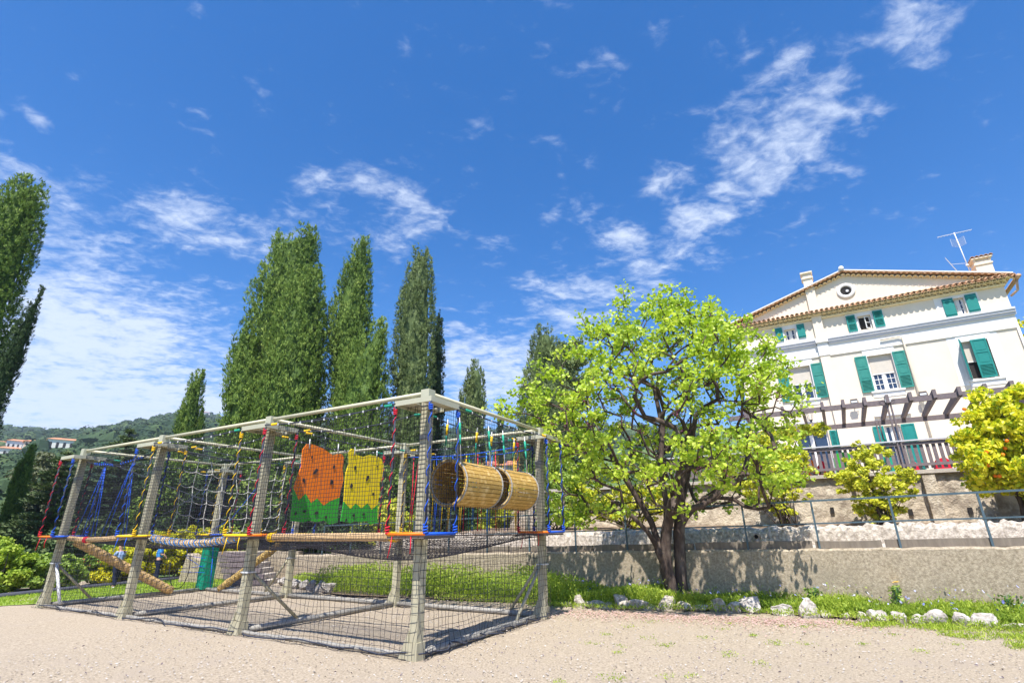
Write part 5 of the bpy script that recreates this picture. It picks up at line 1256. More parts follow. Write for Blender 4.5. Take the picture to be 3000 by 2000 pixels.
for k, name, lab, lm, seed, npl, nb, bl, pl in (
    ('T1a', 'cypress', 'tallest and broadest cypress, ragged top, left of the cypress group', 'cypress', 1, 1225, 76, 0.154, (.42, 2.0)),
    ('T1b', 'cypress', 'bushy cypress standing in front of the tallest one', 'cypress', 2, 918, 86, 0.142, (.36, 1.7)),
    ('T1c', 'cypress', 'low leftmost shoulder of the big cypress group', 'cypress', 3, 415, 82, 0.142, (.34, 1.5)),
    ('T2', 'cypress', 'slender pointed cypress in the middle of the group', 'cypress', 4, 721, 82, 0.142, (.34, 1.7)),
    ('T2b', 'cypress', 'shorter forked cypress in front of the middle one', 'cypress', 5, 502, 82, 0.13, (.32, 1.5)),
    ('T3', 'cypress', 'blunt flat-topped grey-green cypress above the corner post', 'cypress_grey', 6, 831, 86, 0.112, (.26, .9)),
    ('T3b', 'cypress', 'narrow dark cypress behind the flat-topped one', 'cypress_dark', 7, 240, 76, 0.13, (.26, 1.4)),
    ('T4', 'cypress', 'lone medium cypress seen over the barrel end of the course', 'cypress_grey', 8, 415, 82, 0.124, (.26, 1.1)),
    ('T5', 'cypress', 'grey-green cypress beside the bright green tree', 'cypress_grey', 9, 612, 82, 0.13, (.30, 1.0)),
    ('T6', 'cypress', 'tiny distant cypress just above the top tube at right', 'cypress_dark', 10, 108, 58, 0.178, (.3, 1.6)),
    ('T0', 'cypress', 'huge dark cypress cut by the left edge of the photo', 'cypress', 11, 1225, 86, 0.118, (.32, 1.6)),
    ('T0b', 'cypress', 'thin dark cypress leaning from behind the huge left one', 'cypress_dark', 12, 283, 86, 0.0888, (.2, 1.1)),
    ('T7', 'cypress', 'small two-pointed cypress standing alone before the hill', 'cypress', 13, 371, 76, 0.142, (.3, 1.6)),
    ('T7b', 'cypress', 'thin sapling cypress right of the small two-pointed one', 'cypress_dark', 14, 65, 58, 0.118, (.2, 1.2)),
    ('L1', 'cypress', 'dark pointed cypress near the left edge below the town', 'cypress', 15, 262, 76, 0.101, (.26, 1.0))):
    Y, pf = PROF[k]
    profile_tree(name, lab, 'cypress', Y, pf, seed, lm, G, npl, nb, bl, pl)
def cedar(name, label, cat, x, y, z0, H, R, seed, lm, tiers=13, group=None, nb=900, bl=.16):
    rng = np.random.default_rng(seed); t = thing(name, label, cat, (x, y, z0), group); mb = MB(); br = MB()
    br.tube([(x, y, z0 - .2), (x + .05, y, z0 + H * .5), (x, y, z0 + H)], [.2, .12, .03], 8)
    for k in range(tiers):
        u = k / (tiers - 1); z = z0 + H * (.12 + .86 * u); r = R * (1 - u) ** .75 + .12; nbh = int(5 + 5 * (1 - u))
        for j in range(nbh):
            a = rng.uniform(0, 6.28); rr = r * rng.uniform(.6, 1.1); e = np.array([x + rr * math.cos(a), y + rr * math.sin(a), z + .12 * rr + rng.uniform(-.12, .12)])
            br.tube([(x, y, z - .1), tuple(e)], [.03, .01], 4, False)
            m = int(nb * (rr / R + .12) / 6); s = rng.random(m) ** .55; C = np.array([x, y, z]) + (e - [x, y, z]) * s[:, None] + rng.normal(size=(m, 3)) * np.array([.20, .20, .06]) * (.5 + rr * .3)
            d = np.tile((e - [x, y, z]) / rr, (m, 1)) + [0, 0, .25]
            leaves(mb, C, bl, rng, .8, 'blade', d, np.clip(.5 + .22 * rng.normal(size=m) + .15 * rng.normal(), 0, 1), 0, .45)
    mb.build('crown', LM[lm], t); br.build('trunk', M['bark2'], t, True); return t
cedar('cedar', 'dark layered cedar left of the rope course end', 'conifer', -21.5, 25, 0, 5.4, 1.75, 21, 'cedar', 15, G, 1300, .15)
cedar('cedar', 'pale tiered cedar top in front of the hill', 'conifer', -22.5, 30, 0, 7.4, 2.7, 22, 'cedar', 17, G, 1700, .18)
cedar('cedar', 'small yellow-green conifer tip between the two cedars', 'conifer', -24.3, 29.5, 0, 6.0, 1.2, 23, 'olive', 11, G, 500, .15)
def round_tree(name, label, cat, x, y, z0, blobs, n, ls, lm, seed, nc=60, lump=.5, group=None, trunk=True, tr=.14, stem_top=None, up=.4):
    rng = np.random.default_rng(seed); t = thing(name, label, cat, (x, y, z0), group)
    cl, _ = clumps(rng, [(x + b[0], y + b[1], z0 + b[2], b[3], b[4], b[5]) for b in blobs], nc, .55, lump)
    P, u = blob_points(rng, n, cl, .85); k = np.clip(.5 + .25 * rng.normal(size=n), 0, 1)
    mb = MB(); leaves(mb, P, ls, rng, up, 'leaf', None, k, 0, .4, out=u * .7); mb.build('crown', LM[lm], t)
    tb = MB(); zt = z0 + (stem_top or blobs[0][2])
    tb.tube([(x, y, z0 - .1), (x + .08, y, z0 + (zt - z0) * .5), (x, y, zt)], [tr, tr * .8, tr * .5], 8)
    for i in range(6):
        c = cl[rng.integers(nc)]; tb.tube([(x + .04, y, z0 + (zt - z0) * .55), ((x + c[0]) / 2, (y + c[1]) / 2, (zt + c[2]) / 2), c[:3]], [tr * .45, tr * .3, .015], 5)
    tb.build('trunk', M['bark2'], t, True); return t
round_tree('plane_tree', 'olive-brown upright tree between dark cypress and cedar at left', 'tree', -26.0, 29.5, 0, [(0, 0, 2.6, 1.1, 1.1, 1.7), (-.3, 0, 4.4, .8, .8, 1.3)], 14000, .13, 'olive', 31, 70, .4, G)
round_tree('olive_tree', 'grey-green olive tree with dark trunk on the left slope', 'tree', -23.6, 27, 0, [(0, 0, 1.9, 1.15, 1.0, .75), (-.7, 0, 1.7, .6, .7, .5)], 9000, .10, 'olive', 32, 60, .3, None, tr=.2, stem_top=1.2)
round_tree('evergreen_oak', 'dark tangled evergreen crown right of the grey-green cypress', 'tree', 3.8, 35, 1.2, [(0, 0, 9.5, 1.5, 1.5, 3.2), (.3, 0, 12.4, 1.1, 1.1, 1.0), (-.1, 0, 5, 1.6, 1.5, 3)], 22000, .16, 'cypress_grey', 33, 110, .5, None)
# dense evergreens closing the view behind the left half of the course
for k, (x, y, h, r, lm, lab) in enumerate(((-19.2, 29, 4.6, 1.9, 'cypress_dark', 'dark round evergreen behind the far left bay of the course'), (-17.0, 27.5, 5.4, 1.7, 'cypress', 'dense evergreen behind the blue rope fan'), (-14.6, 26, 4.9, 1.8, 'cypress_dark', 'dark dense shrub tree behind the white cargo net'), (-11.9, 25.5, 4.4, 1.7, 'cypress', 'dark evergreen behind the orange climbing panel'), (-9.2, 25, 4.2, 1.6, 'cypress_dark', 'dark evergreen behind the yellow climbing panel'), (-6.6, 25.5, 4.4, 1.6, 'cypress', 'dark evergreen left of the corner post behind the nets'), (-4.2, 27, 4.0, 1.5, 'cypress_dark', 'low dark evergreen behind the near barrel'))):
    round_tree('evergreen_tree', lab, 'tree', x, y, 0, [(0, 0, h * .45, r, r, h * .45), (.3, 0, h * .7, r * .7, r * .7, h * .3)], 13000, .15, lm, 40 + k, 90, .45, 'dark evergreens behind the rope course')
for k, (x, y, z0, h, r, lm, lab) in enumerate(((-2.3, 28, 1.2, 3.8, 1.3, 'shrub', 'light green leafy bush behind the barrels at left'), (-.3, 24, 1.3, 2.5, 1.25, 'lime', 'yellow-green bush behind the two barrels'), (1.9, 25, 1.4, 3.4, 1.4, 'shrub', 'green bush behind the right rear post'), (-5.0, 21.8, .9, 1.7, .8, 'lime', 'yellow-green bush on the terrace right of the yellow climbing panel'))):
    round_tree('bush', lab, 'bush', x, y, z0, [(0, 0, h * .5, r, r, h * .5)], 9000, .12, lm, 60 + k, 60, .35, 'bushes on the terrace behind the course', tr=.06)
round_tree('bush', 'dark overgrown hedge shading the left end of the path', 'bush', -7.0, 21.6, .6, [(0, 0, .9, 1.7, .8, .9), (-1.6, .3, .8, 1.0, .8, .8)], 9000, .12, 'cypress_dark', 66, 70, .3, None, tr=.06)

# shrubs on the left
GL = 'shrubs along the left side of the lawn'
LB = [((-17.2, 17.4, 0), [(0, 0, .85, 1.25, .9, .95)], 'grass', 'large green shrub cut by the left edge of the photo'),
      ((-15.7, 17.0, 0), [(0, 0, .6, .85, .7, .65)], 'grass', 'mid-green shrub right of the one at the left edge'),
      ((-14.75, 18.0, 0), [(0, 0, .5, .7, .6, .52)], 'shrub', 'green shrub left of the far left post'),
      ((-14.3, 19.6, 0), [(0, 0, .55, .7, .6, .6)], 'shrub', 'green shrub with red flowers behind the braces'),
      ((-13.7, 19.3, 0), [(0, 0, .5, .5, .45, .6)], 'yellow', 'small yellow shrub beside the first child'),
      ((-13.9, 21.2, 0), [(0, 0, .85, .8, .6, .8)], 'yellow', 'yellow-flowering shrub between the two children'),
      ((-13.35, 22.3, 0), [(0, 0, .9, .85, .7, .95)], 'yellow', 'bright yellow shrub behind the second child'),
      ((-12.7, 21.9, 0), [(0, 0, .9, .95, .7, .95), (-.4, 0, 1.3, .75, .5, .55)], 'yellow', 'largest yellow shrub left of the green padded post'),
      ((-11.95, 22.2, 0), [(0, 0, .95, .85, .7, 1.0)], 'lime', 'yellow-green shrub just left of the pale stair wall')]
for k, (b, bl, lm, lab) in enumerate(LB):
    bush('shrub', lab, 'shrub', b, bl, 70, .17, 9000, .085, lm, 80 + k, GL, stems=6, flowers=('redflower', 120, .06, 'flowers') if 'red flowers' in lab else None)
for k, (b, bl, lab) in enumerate((((-22.2, 24.0, 0), [(0, 0, .8, 2.0, 1.2, .9)], 'dark mixed shrubs below the olive tree'), ((-19.0, 24.0, 0), [(0, 0, .9, 1.6, 1.2, 1.0)], 'dark green thicket behind the sloping log'), ((-16.4, 24.5, 0), [(0, 0, .9, 1.5, 1.2, 1.1)], 'deep green thicket behind the second child'), ((-28.0, 27, 0), [(0, 0, 1.2, 2.5, 1.4, 1.5)], 'dark shrubs below the huge left cypress'))):
    bush('thicket', lab, 'shrub', b, bl, 90, .3, 9000, .14, 'cedar', 95 + k, GL, stems=3)

# shrubs on the planting terrace and the orange tree
GT = 'shrubs against the terrace wall'
def tloc(e, d, z): p = T(e, d, z); return (p.x, p.y, p.z)
def tb(lst): # blobs given in (e, d, z) offsets with radii
    return [((TE * b[0] + TW * b[1]).x, (TE * b[0] + TW * b[1]).y, b[2], b[3], b[4], b[5]) for b in lst]
bush('shrub', 'loose yellow-leaved shrub below the middle of the balustrade', 'shrub', tloc(4.35, 4.6, 1.6), tb([(0, 0, 1.25, .82, .5, .85), (.5, 0, 1.0, .55, .45, .6), (-.5, .1, 1.3, .5, .4, .6), (0, .2, 2.0, .45, .4, .4), (-.1, 0, .5, .5, .4, .4)]), 190, .11, 9500, .07, 'lime', 110, GT, stems=22, shell=.8, stem_r=.014)
bush('shrub', 'straggling yellow-green shrub between the tree and the middle shrub', 'shrub', tloc(2.0, 4.6, 1.6), tb([(0, 0, 1.2, .85, .5, .9), (-.8, 0, 1.3, .6, .5, .9), (.6, 0, 1.7, .5, .4, .5), (-.2, 0, 2.4, .8, .4, .5), (.0, 0, .5, .5, .4, .4)]), 170, .11, 7600, .07, 'lime', 111, GT, stems=24, shell=.8, stem_r=.014)
bush('shrub', 'yellow-green shrub partly hidden behind the tree trunk', 'shrub', tloc(-2.8, 4.3, 1.55), tb([(0, 0, .9, .9, .5, .8), (-1.3, 0, .9, .8, .5, .7), (1.2, 0, 1.0, .7, .5, .8)]), 170, .14, 6500, .08, 'lime', 112, GT, stems=18, shell=.8)
bush('shrub', 'leafy green shrub left of the tree against the terrace wall', 'shrub', tloc(-5.6, 4.3, 1.5), tb([(0, 0, 1.0, .8, .5, .9), (.9, 0, .9, .6, .5, .6)]), 90, .14, 4200, .08, 'shrub', 113, GT, stems=12, shell=.8)
bush('climbing_plant', 'yellow-green climber on the terrace just below the pergola left end', 'shrub', tloc(3.0, 6.5, 3.2), tb([(-.6, 0, 1.45, .6, .3, .28), (.1, 0, 1.5, .5, .3, .22), (-1.3, 0, 1.3, .5, .3, .3)]), 60, .11, 2400, .08, 'lime', 114, GT, stems=5, shell=.8)
ot = bush('orange_tree', 'golden yellow-green orange tree at the right edge over the railing', 'tree', tloc(7.25, 3.9, 1.65), tb([(.25, 0, 1.9, 1.05, .85, 1.15), (-.5, -.2, 1.4, .62, .7, .7), (.1, -.2, 2.6, .75, .6, .55), (1.1, 0, 1.9, .8, .8, 1.2), (.5, -.4, 1.1, .9, .6, .5), (-.35, -.1, 2.1, .6, .6, .6)]), 260, .2, 21000, .115, 'citrus', 120, None, stems=9, shell=.45, stem_r=.04, up=.3, aspect=.30)
rg = np.random.default_rng(9); mb = MB()
ORB = tb([(.0, -.5, 1.9, .9, .5, .8), (-.5, -.5, 1.5, .4, .4, .5)])
for k in range(14):
    b = ORB[k % 2]; c = Vector(tloc(7.25, 3.9, 1.65)) + Vector((b[0] + rg.uniform(-1, 1) * b[3], b[1] + rg.uniform(-1, .2) * b[4], b[2] + rg.uniform(-1, 1) * b[5]))
    m = MB(); 
    for s in range(1): m.tube([c - Z * .042, c - Z * .033, c - Z * .015, c + Z * .012, c + Z * .033, c + Z * .042], [.006, .028, .042, .042, .026, .006], 10)
    o = m.build('orange', M['orange'], ot, True)
bush('shrub', 'dark trailing shrub hanging at the upper right edge beside the villa', 'shrub', tloc(11.9, 16, 7.5), tb([(0, 0, 2.2, .35, .5, .6), (.2, 0, 1.2, .4, .5, .8)]), 50, .14, 2500, .10, 'citrus', 121, None, stems=3)

# ------------------------------------------------------------------ low plants in the bed
rg = np.random.default_rng(70)
def strip_points(n, t0=0.0, t1=1.0, w0=.05, w1=.95):
    """random points between the stone line and the wall foot"""
    S_ = np.array(STONES_LINE); seg = np.linalg.norm(np.diff(S_, axis=0), axis=1); cum = np.concatenate([[0], np.cumsum(seg)]) / seg.sum()
    u = rg.uniform(t0, t1, n); a = np.stack([np.interp(u, cum, S_[:, 0]), np.interp(u, cum, S_[:, 1])], 1)
    # project on the wall
    rel = a - np.array([TO.x, TO.y]); d = rel @ np.array([TW.x, TW.y]); w = rg.uniform(w0, w1, n)[:, None]
    return a + np.array([TW.x, TW.y]) * (-(d[:, None]) - .1) * w, u
def plants(n, h, lm, name, label, cat, size, t0=0, t1=1, w0=.02, w1=.98, aspect=.2, kindleaf='blade', clump=None):
    P, u = strip_points(n, t0, t1, w0, w1)
    hh = h(u) if callable(h) else np.full(n, h)
    dens = .5 + .5 * np.sin(P[:, 0] * 2.3 + np.sin(P[:, 1] * 3.1) * 1.5)
    hh = hh * (.55 + .6 * dens) ; z = rg.random(n) ** 1.2 * hh
    C = np.stack([P[:, 0], P[:, 1], .06 + z], 1)
    d = rg.normal(size=(n, 3)) * .55 + [0, 0, 1]
    mb = MB(); leaves(mb, C, size, rg, .2, kindleaf, d if kindleaf == 'blade' else None, np.clip(rg.normal(.5, .25, n) + (dens - .5) * .3, 0, 1), 0, aspect)
    return tag(mb.build(name, LM[lm]), label, cat, kind='stuff')
plants(60000, lambda u: np.interp(u, [0, .12, .2, .42, .5, .62, 1], [.2, .55, .6, .62, .42, .24, .20]), 'grass', 'bed_weeds', 'bright green weeds growing in the flower bed along the wall', 'weeds', .085, aspect=.3)
plants(26000, lambda u: np.interp(u, [0, .1, .42, .6, 1], [.1, .3, .45, .28, .22]), 'grass', 'bed_grass', 'long grass blades among the bed weeds', 'grass', .15, .1, 1, aspect=.09)
plants(14000, .10, 'grass', 'bed_ground_cover', 'low green ground cover between the edging stones', 'ground cover', .06, .35, 1, -.35, .6, .3)
plants(420, lambda u: np.interp(u, [0, .4, 1], [.4, .45, .5]), 'flower', 'bed_flowers', 'tiny blue and white flowers over the bed weeds', 'flowers', .03, .45, 1, .2, .98, .9, 'leaf')
plants(2600, lambda u: np.interp(u, [0, .3, .5, 1], [.7, .75, .5, .42]), 'grass', 'bed_stalks', 'taller thin stalks standing out of the bed weeds', 'stalks', .05, .1, 1, .1, 1, .35)
# grass spreading on the gravel at the right edge, small tufts elsewhere
n = 60000; x = rg.uniform(5.6, 11, n); y = rg.uniform(6.6, 10.2, n)
edge = np.interp(x, [5.6, 6.4, 6.9, 7.4, 8, 9, 11], [9.9, 9.55, 8.1, 7.4, 7.2, 6.9, 6.5]); k = (y > edge + .25 * np.sin(x * 7) + .15 * rg.normal(size=n)) & (np.sin(x * 5.3 + 2 * np.sin(y * 4.1)) + np.sin(y * 7.7 + x * 2.1) + .8 * rg.normal(size=n) > .35) & (rg.random(n) < np.clip((y - edge) * 1.8 + .3, 0, 1)) & (y < 9.9 - .55 * (x - 7.6))
P = np.stack([x, y, .015 + rg.random(n) * .05], 1)[k]; mb = MB(); leaves(mb, P, .065, rg, 0, 'blade', rg.normal(size=(len(P), 3)) * .6 + [0, 0, 1], rg.uniform(.2, 1, len(P)), 0, .2)
tag(mb.build('yard_grass', LM['grass']), 'thin grass creeping over the gravel at the right edge', 'grass', kind='stuff')
cent = np.stack([rg.uniform(-1, 8.5, 60), rg.uniform(6.2, 11.5, 60)], 1); cent = cent[cent[:, 0] > .8 + (cent[:, 1] - 8) * .3]
P = np.concatenate([np.column_stack([c + rg.normal(size=(40, 2)) * rg.uniform(.03, .09), .01 + rg.random(40) * .02]) for c in cent]); mb = MB(); leaves(mb, P, .03, rg, .3, 'blade', rg.normal(size=(len(P), 3)) * .8 + [0, 0, .6], None, 0, .35)
tag(mb.build('gravel_weeds', LM['grass']), 'scattered tiny weeds sprouting in the gravel', 'weeds', kind='stuff')
n = 3200; a = rg.uniform(0, 1, n); P = np.stack([1.0 + a * 5 + rg.normal(size=n) * .5, 12.3 - a * 1.9 - np.abs(rg.normal(size=n)) * .55, np.full(n, .016)], 1)
mb = MB(); leaves(mb, P, .03, rg, 3, 'leaf'); tag(mb.build('fallen_petals', LM['petal']), 'pink fallen blossom petals on the gravel under the tree', 'petals', kind='stuff')
# individual flowering plants against the wall
def tall_plant(x, y, h, label, petals=None, n=140, seed=0, lm='shrub', r=.09):
    rng = np.random.default_rng(seed); t = thing('flower_plant' if petals else 'wild_plant', label, 'plant', (x, y, .08))
    st = MB(); mb = MB()
    for i in range(5):
        tp = Vector((x + rng.normal() * r, y + rng.normal() * r, .08 + h * rng.uniform(.75, 1))); st.tube([(x, y, .05), ((x + tp.x) / 2 + rng.normal() * .02, (y + tp.y) / 2, tp.z * .55), tp], [.007, .005, .003], 4)
        if petals and i < 3:
            for a in range(8): q = a * math.pi / 4; c = tp + Vector((math.cos(q) * .035, math.sin(q) * .035, .01)); mbp = petals[1]; mbp.add([tp + Vector((0, 0, .012)), c + Vector((-math.sin(q) * .018, math.cos(q) * .018, .006)), c + Vector((math.cos(q) * .022, math.sin(q) * .022, .012)), c + Vector((math.sin(q) * .018, -math.cos(q) * .018, .006))], [(0, 1, 2, 3)])
    C = np.stack([x + rng.normal(size=n) * r * .8, y + rng.normal(size=n) * r * .8, .08 + rng.random(n) * h * .85], 1); leaves(mb, C, .055, rng, .4, 'leaf', None, None, 0, .35)
    mb.build('foliage', LM[lm], t); st.build('stem', M['pad'], t)
    if petals: petals[1].build('flower_head', M[petals[0]], t)
mp_ = MB(); tall_plant(7.42, 11.05, .52, 'plant with three orange-yellow flower heads by the wall', ('yellow', mp_), 160, 1)
tall_plant(6.15, 11.7, .42, 'dark leafy plant against the wall right of the tree shadow', None, 200, 2, 'cypress')
tall_plant(8.75, 10.15, .42, 'tall dark green weed near the right end of the bed', None, 180, 3, 'cypress')
tall_plant(.35, 14.35, .55, 'dark weed rising above the bed behind the right rear post', None, 200, 4, 'shrub', .12)

# ------------------------------------------------------------------ people
def person(loc, H, heading, pose, top, pants, hair, label):
    t = thing('person', label, 'person', loc); s = H / 1.7; L0 = Vector(loc); c, sn = math.cos(heading), math.sin(heading)
    def W(p): return L0 + Vector((p[0] * c - p[1] * sn, p[0] * sn + p[1] * c, p[2])) * s
    def body(name, pts, edges, m):
        import bmesh
        bm = bmesh.new(); lay = bm.verts.layers.skin.verify(); vs = [bm.verts.new(tuple(W(p) - L0)) for p, _ in pts]
        for v, (_, r) in zip(vs, pts): v[lay].radius = (r[0] * s, r[1] * s) if isinstance(r, tuple) else (r * s, r * s)
        vs[0][lay].use_root = True
        for a, b in edges: bm.edges.new((vs[a], vs[b]))
        me = bpy.data.meshes.new(name); bm.to_mesh(me); bm.free(); me.materials.append(m)
        o = link(bpy.data.objects.new(name, me)); o.parent = t; LOC[o.name] = L0
        o.modifiers.new('skin', 'SKIN').use_smooth_shade = True; sb = o.modifiers.new('sub', 'SUBSURF'); sb.levels = 2; sb.render_levels = 2
        return o
    st = pose['step']; ln = pose['lean']; ar = pose['arm']
    hip = (0, 0, .90); ch = (0, ln * .5, 1.22); nk = (0, ln * .8, 1.44); hd = (0, ln * 1.0 + .02, 1.60)
    P = [(hip, .11), ((0, ln * .25, 1.05), .10), (ch, .125), ((0, ln * .7, 1.38), .07), (nk, .05), ((0, hd[1], 1.55), .075), ((0, hd[1] + .01, 1.63), .085), ((0, hd[1], 1.69), .05)]
    E = [(0, 1), (1, 2), (2, 3), (3, 4), (4, 5), (5, 6), (6, 7)]
    for sd in (-1, 1):
        b = len(P); P += [((sd * .10, 0, .82), .085), ((sd * .10, sd * st * .35 + .03, .48), .055), ((sd * .10, sd * st, .10), .038), ((sd * .10, sd * st + .12, .04), .035)]
        E += [(0, b), (b, b + 1), (b + 1, b + 2), (b + 2, b + 3)]
        b = len(P); P += [((sd * .17, ln * .66, 1.36), .052), ((sd * .23, ln * .6 - .02 + ar[0] * .5, 1.12), .038), ((sd * .20, ln * .6 + ar[0], ar[1]), .03), ((sd * .19, ln * .6 + ar[0] + .06, ar[1] - .07), .028)]
        E += [(3, b), (b, b + 1), (b + 1, b + 2), (b + 2, b + 3)]
        for f in range(4):
            k = len(P); P += [((sd * .19 + (f - 1.5) * .018, ln * .6 + ar[0] + .09, ar[1] - .11), .008), ((sd * .19 + (f - 1.5) * .02, ln * .6 + ar[0] + .10, ar[1] - .15 - .01 * (f % 2)), .007)]; E += [(b + 3, k), (k, k + 1)]
    body('body', P, E, M['skin'])
    Q = [((0, 0, .93), (.135, .115)), ((.10, 0, .82), .10), ((.10, st * .35 + .03, .48), .072), ((.10, st, .10), .058), ((-.10, 0, .82), .10), ((-.10, -st * .35 + .03, .48), .072), ((-.10, -st, .10), .058)]
    body('trousers', Q, [(0, 1), (1, 2), (2, 3), (0, 4), (4, 5), (5, 6)], pants)
    Q = [((0, 0, .94), .13), ((0, ln * .25, 1.06), .13), (ch, .145), ((0, ln * .7, 1.37), .085)]; E2 = [(0, 1), (1, 2), (2, 3)]
    for sd in (-1, 1):
        b = len(Q); Q += [((sd * .17, ln * .66, 1.355), .066), ((sd * .23, ln * .6 - .02 + ar[0] * .5, 1.14), .052)]; E2 += [(3, b), (b, b + 1)]
    body('shirt', Q, E2, top)
    body('hair', [((0, hd[1] - .035, 1.60), .075), ((0, hd[1] - .02, 1.67), .082), ((0, hd[1] + .02, 1.715), .05)], [(0, 1), (1, 2)], hair)
    for sd in (-1, 1): body('shoe', [((sd * .10, sd * st - .03, .045), .045), ((sd * .10, sd * st + .14, .035), .038)], [(0, 1)], M['shoe'])
    return t
person((-12.75, 17.95, .0), 1.32, R_(70), {'step': .16, 'lean': .10, 'arm': (.12, 1.0)}, M['paleblue'], M['navy'], M['hair'], 'child in pale blue top and dark trousers walking on the lawn behind the sloping log')
person((-12.35, 19.3, .0), 1.42, R_(-60), {'step': .06, 'lean': -.02, 'arm': (.16, 1.12)}, M['lightblue'], M['navy'], M['hair'], 'child in brighter blue top half hidden behind the second left post')

# ------------------------------------------------------------------ far hillside: town, villa, woods
def house(x, y, w, d, h, ang, label, wallm, seed, nwin=3):
    z = float(hill_h(np.array([x]), np.array([y]))[0]) if y > 62 else 0; c, s_ = math.cos(ang), math.sin(ang)
    f = lambda a, b, zz: Vector((x + a * c - b * s_, y + a * s_ + b * c, z + zz))
    t = thing('distant_house', label, 'house', (x, y, z), 'pale houses on the far hillside')
    fr = lambda a, b, zz=0: f(a, b, zz)
    mb = MB(); mb.fbox(fr, -w / 2, w / 2, -d / 2, d / 2, -4, h); mb.build('wall', wallm, t)
    mb = MB(); o = .5; r = [f(-w / 2 - o, -d / 2 - o, h), f(w / 2 + o, -d / 2 - o, h), f(w / 2 + o, d / 2 + o, h), f(-w / 2 - o, d / 2 + o, h), f(-w / 2 + d * .3, 0, h + d * .15), f(w / 2 - d * .3, 0, h + d * .15)]
    mb.add(r, [(0, 1, 5, 4), (1, 2, 5), (2, 3, 4, 5), (3, 0, 4), (3, 2, 1, 0)]); mb.build('roof', M['tile_far'], t)
    for k in range(nwin):
        a = -w / 2 + w * (k + .5) / nwin; mb = MB(); mb.fbox(fr, a - w / nwin * .2, a + w / nwin * .2, -d / 2 - .06, -d / 2, h * .3, h * .75); mb.build('window', M['dark'], t)
M['tile_far'] = mat('far_roof_tile', (.62, .27, .14), .9, (.50, .22, .12), .4, .5)
M['far_white'] = mat('far_house_wall', (.78, .74, .70), .9); M['far_peach'] = mat('far_house_peach', (.80, .58, .42), .9); M['far_blue'] = mat('far_house_blue', (.10, .25, .45), .6)
import itertools
TOWN = [(-262, 272, 11, 9, 6, .70, 'white house with bright orange roof at the far left edge of the town', 'far_white'), (-250, 274, 15, 8, 5, .6, 'long low white block in the upper row of the town', 'far_white'), (-240, 272, 9, 8, 7, .8, 'tall narrow white house in the upper row of the town', 'far_white'),
        (-231, 274, 12, 8, 5, .65, 'white block just left of the blue building', 'far_white'), (-221, 274, 6, 6, 6, .7, 'small blue building at the right end of the town', 'far_blue'), (-212, 270, 12, 8, 4, .75, 'pale low house right of the blue building', 'far_white'),
        (-252, 246, 13, 9, 5, .75, 'peach house at left in the middle row of the town', 'far_peach'), (-238, 246, 16, 9, 5, .7, 'wide white house in the middle row of the town', 'far_white'), (-223, 250, 10, 8, 5, .8, 'small white house in the middle row under the blue building', 'far_white'), (-206, 246, 13, 8, 5, .75, 'peach house between the conifers right of the town', 'far_peach'),
        (-236, 224, 22, 10, 5, .78, 'long peach building with flat orange roof in the lowest row', 'far_peach'), (-214, 222, 12, 9, 5, .75, 'white house in the lowest row behind the dark pointed cypress', 'far_white'), (-192, 240, 12, 8, 5, .75, 'pale house behind the small conifer tip', 'far_white')]
TOWN = [(q[0] * 1.09, *q[1:]) for q in TOWN]
for k, q in enumerate(TOWN): house(q[0] * .97, q[1] * .97, *q[2:4], q[4], q[5], q[6], M[q[7]], k, 5)
house(-458, 500, 17, 10, 7, .8, 'cream villa alone on the wooded hill', M['far_peach'], 9, 4)
house(-390, 640, 10, 8, 6, .6, 'tiny white house high on the wooded hill', M['far_white'], 10, 2)
house(-.6, 62.5, 9, 6, 8.5, 0, 'pale house glimpsed between nets and tree above the barrels', M['far_white'], 11, 3)
house(-31, 58, 12, 8, 6.5, .5, 'pinkish building glimpsed through the cargo net', M['far_white'], 12, 3)
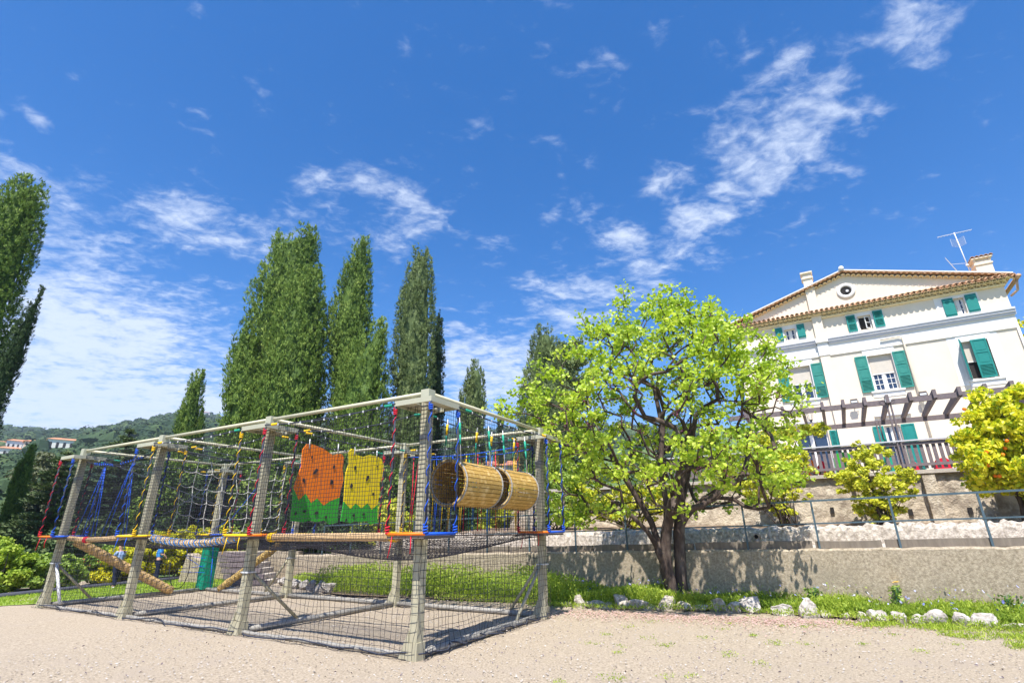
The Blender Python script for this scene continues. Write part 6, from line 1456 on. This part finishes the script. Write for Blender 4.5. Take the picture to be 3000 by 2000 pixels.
# the woods: clumps of rough foliage
rg = np.random.default_rng(90); mb = MB()
n = 5200; az = R_(1) * np.where(rg.random(n) < .8, rg.uniform(-52, -24, n), rg.uniform(-24, 20, n)); Rr = 235 + 520 * rg.random(n) ** .8
near = rg.random(n) < .16; Rr = np.where(near, rg.uniform(75, 240, n), Rr)
ph = np.linspace(-math.pi / 2 + .25, math.pi / 2, 5); th = np.arange(8) * 2 * math.pi / 8
for i in range(n):
    X = Rr[i] * math.sin(az[i]); Yy = Rr[i] * math.cos(az[i])
    if any(abs(az[i] - math.atan2(q[0], q[1])) < (q[2] * .5 + 3) / math.hypot(q[0], q[1]) and -120 < Rr[i] - math.hypot(q[0], q[1]) * .97 < 5 for q in TOWN) and rg.random() < .93: continue
    if abs(az[i] - math.atan2(-458, 500)) < .014 and -90 < Rr[i] - 678 < 6: continue
    z = float(hill_h(np.array([X]), np.array([Yy]))[0]); s = rg.uniform(2.4, 4.6) * (.55 if near[i] else 1.0)
    V = np.array([(math.cos(p) * math.cos(t_), math.cos(p) * math.sin(t_), math.sin(p)) for p in ph for t_ in th]); V *= (1 + .13 * rg.normal(size=(len(V), 1)) * (np.abs(V[:, 2:3]) < .95)); V = V * [s, s, s * rg.uniform(.75, 1.2)] + [X, Yy, z + s * .6]
    F = np.array([(a * 8 + b, a * 8 + (b + 1) % 8, (a + 1) * 8 + (b + 1) % 8, (a + 1) * 8 + b) for a in range(4) for b in range(8)])
    tn = np.clip(rg.normal(.45, .25), 0, 1); mb.add(V, F, 0, np.clip(tn - .1 + .1 * rg.normal(size=len(V)), 0, 1))
    m = 44; u = unit(rg.normal(size=(m, 3)) + [0, 0, .6]); C = u * s * rg.uniform(.85, 1.15, (m, 1)) + [X, Yy, z + s * .6]
    leaves(mb, C, s * .26, rg, .5, 'leaf', None, np.clip(tn + .25 * rg.normal(size=m), 0, 1), 0, .45, out=u)
tag(mb.build('hillside_woods', LM['wood_far']), 'dark green woods covering the far hillside', 'woods', kind='stuff')

# ------------------------------------------------------------------ air between here and the far hill
hz = MB(); hz.box((0, 450, 79), (1100, 0, 0), (0, 800, 0), (0, 0, 86))
hm = bpy.data.materials.new('haze_air'); hm.use_nodes = True; nt = hm.node_tree; nt.nodes.clear()
ho = nt.nodes.new('ShaderNodeOutputMaterial'); pv = nt.nodes.new('ShaderNodeVolumePrincipled')
pv.inputs['Color'].default_value = (.72, .82, 1.0, 1); pv.inputs['Density'].default_value = .00032; pv.inputs['Anisotropy'].default_value = .2
nt.links.new(pv.outputs[0], ho.inputs['Volume'])
tag(hz.build('haze', hm), 'thin pale blue air haze over the far hillside', 'haze', kind='stuff')
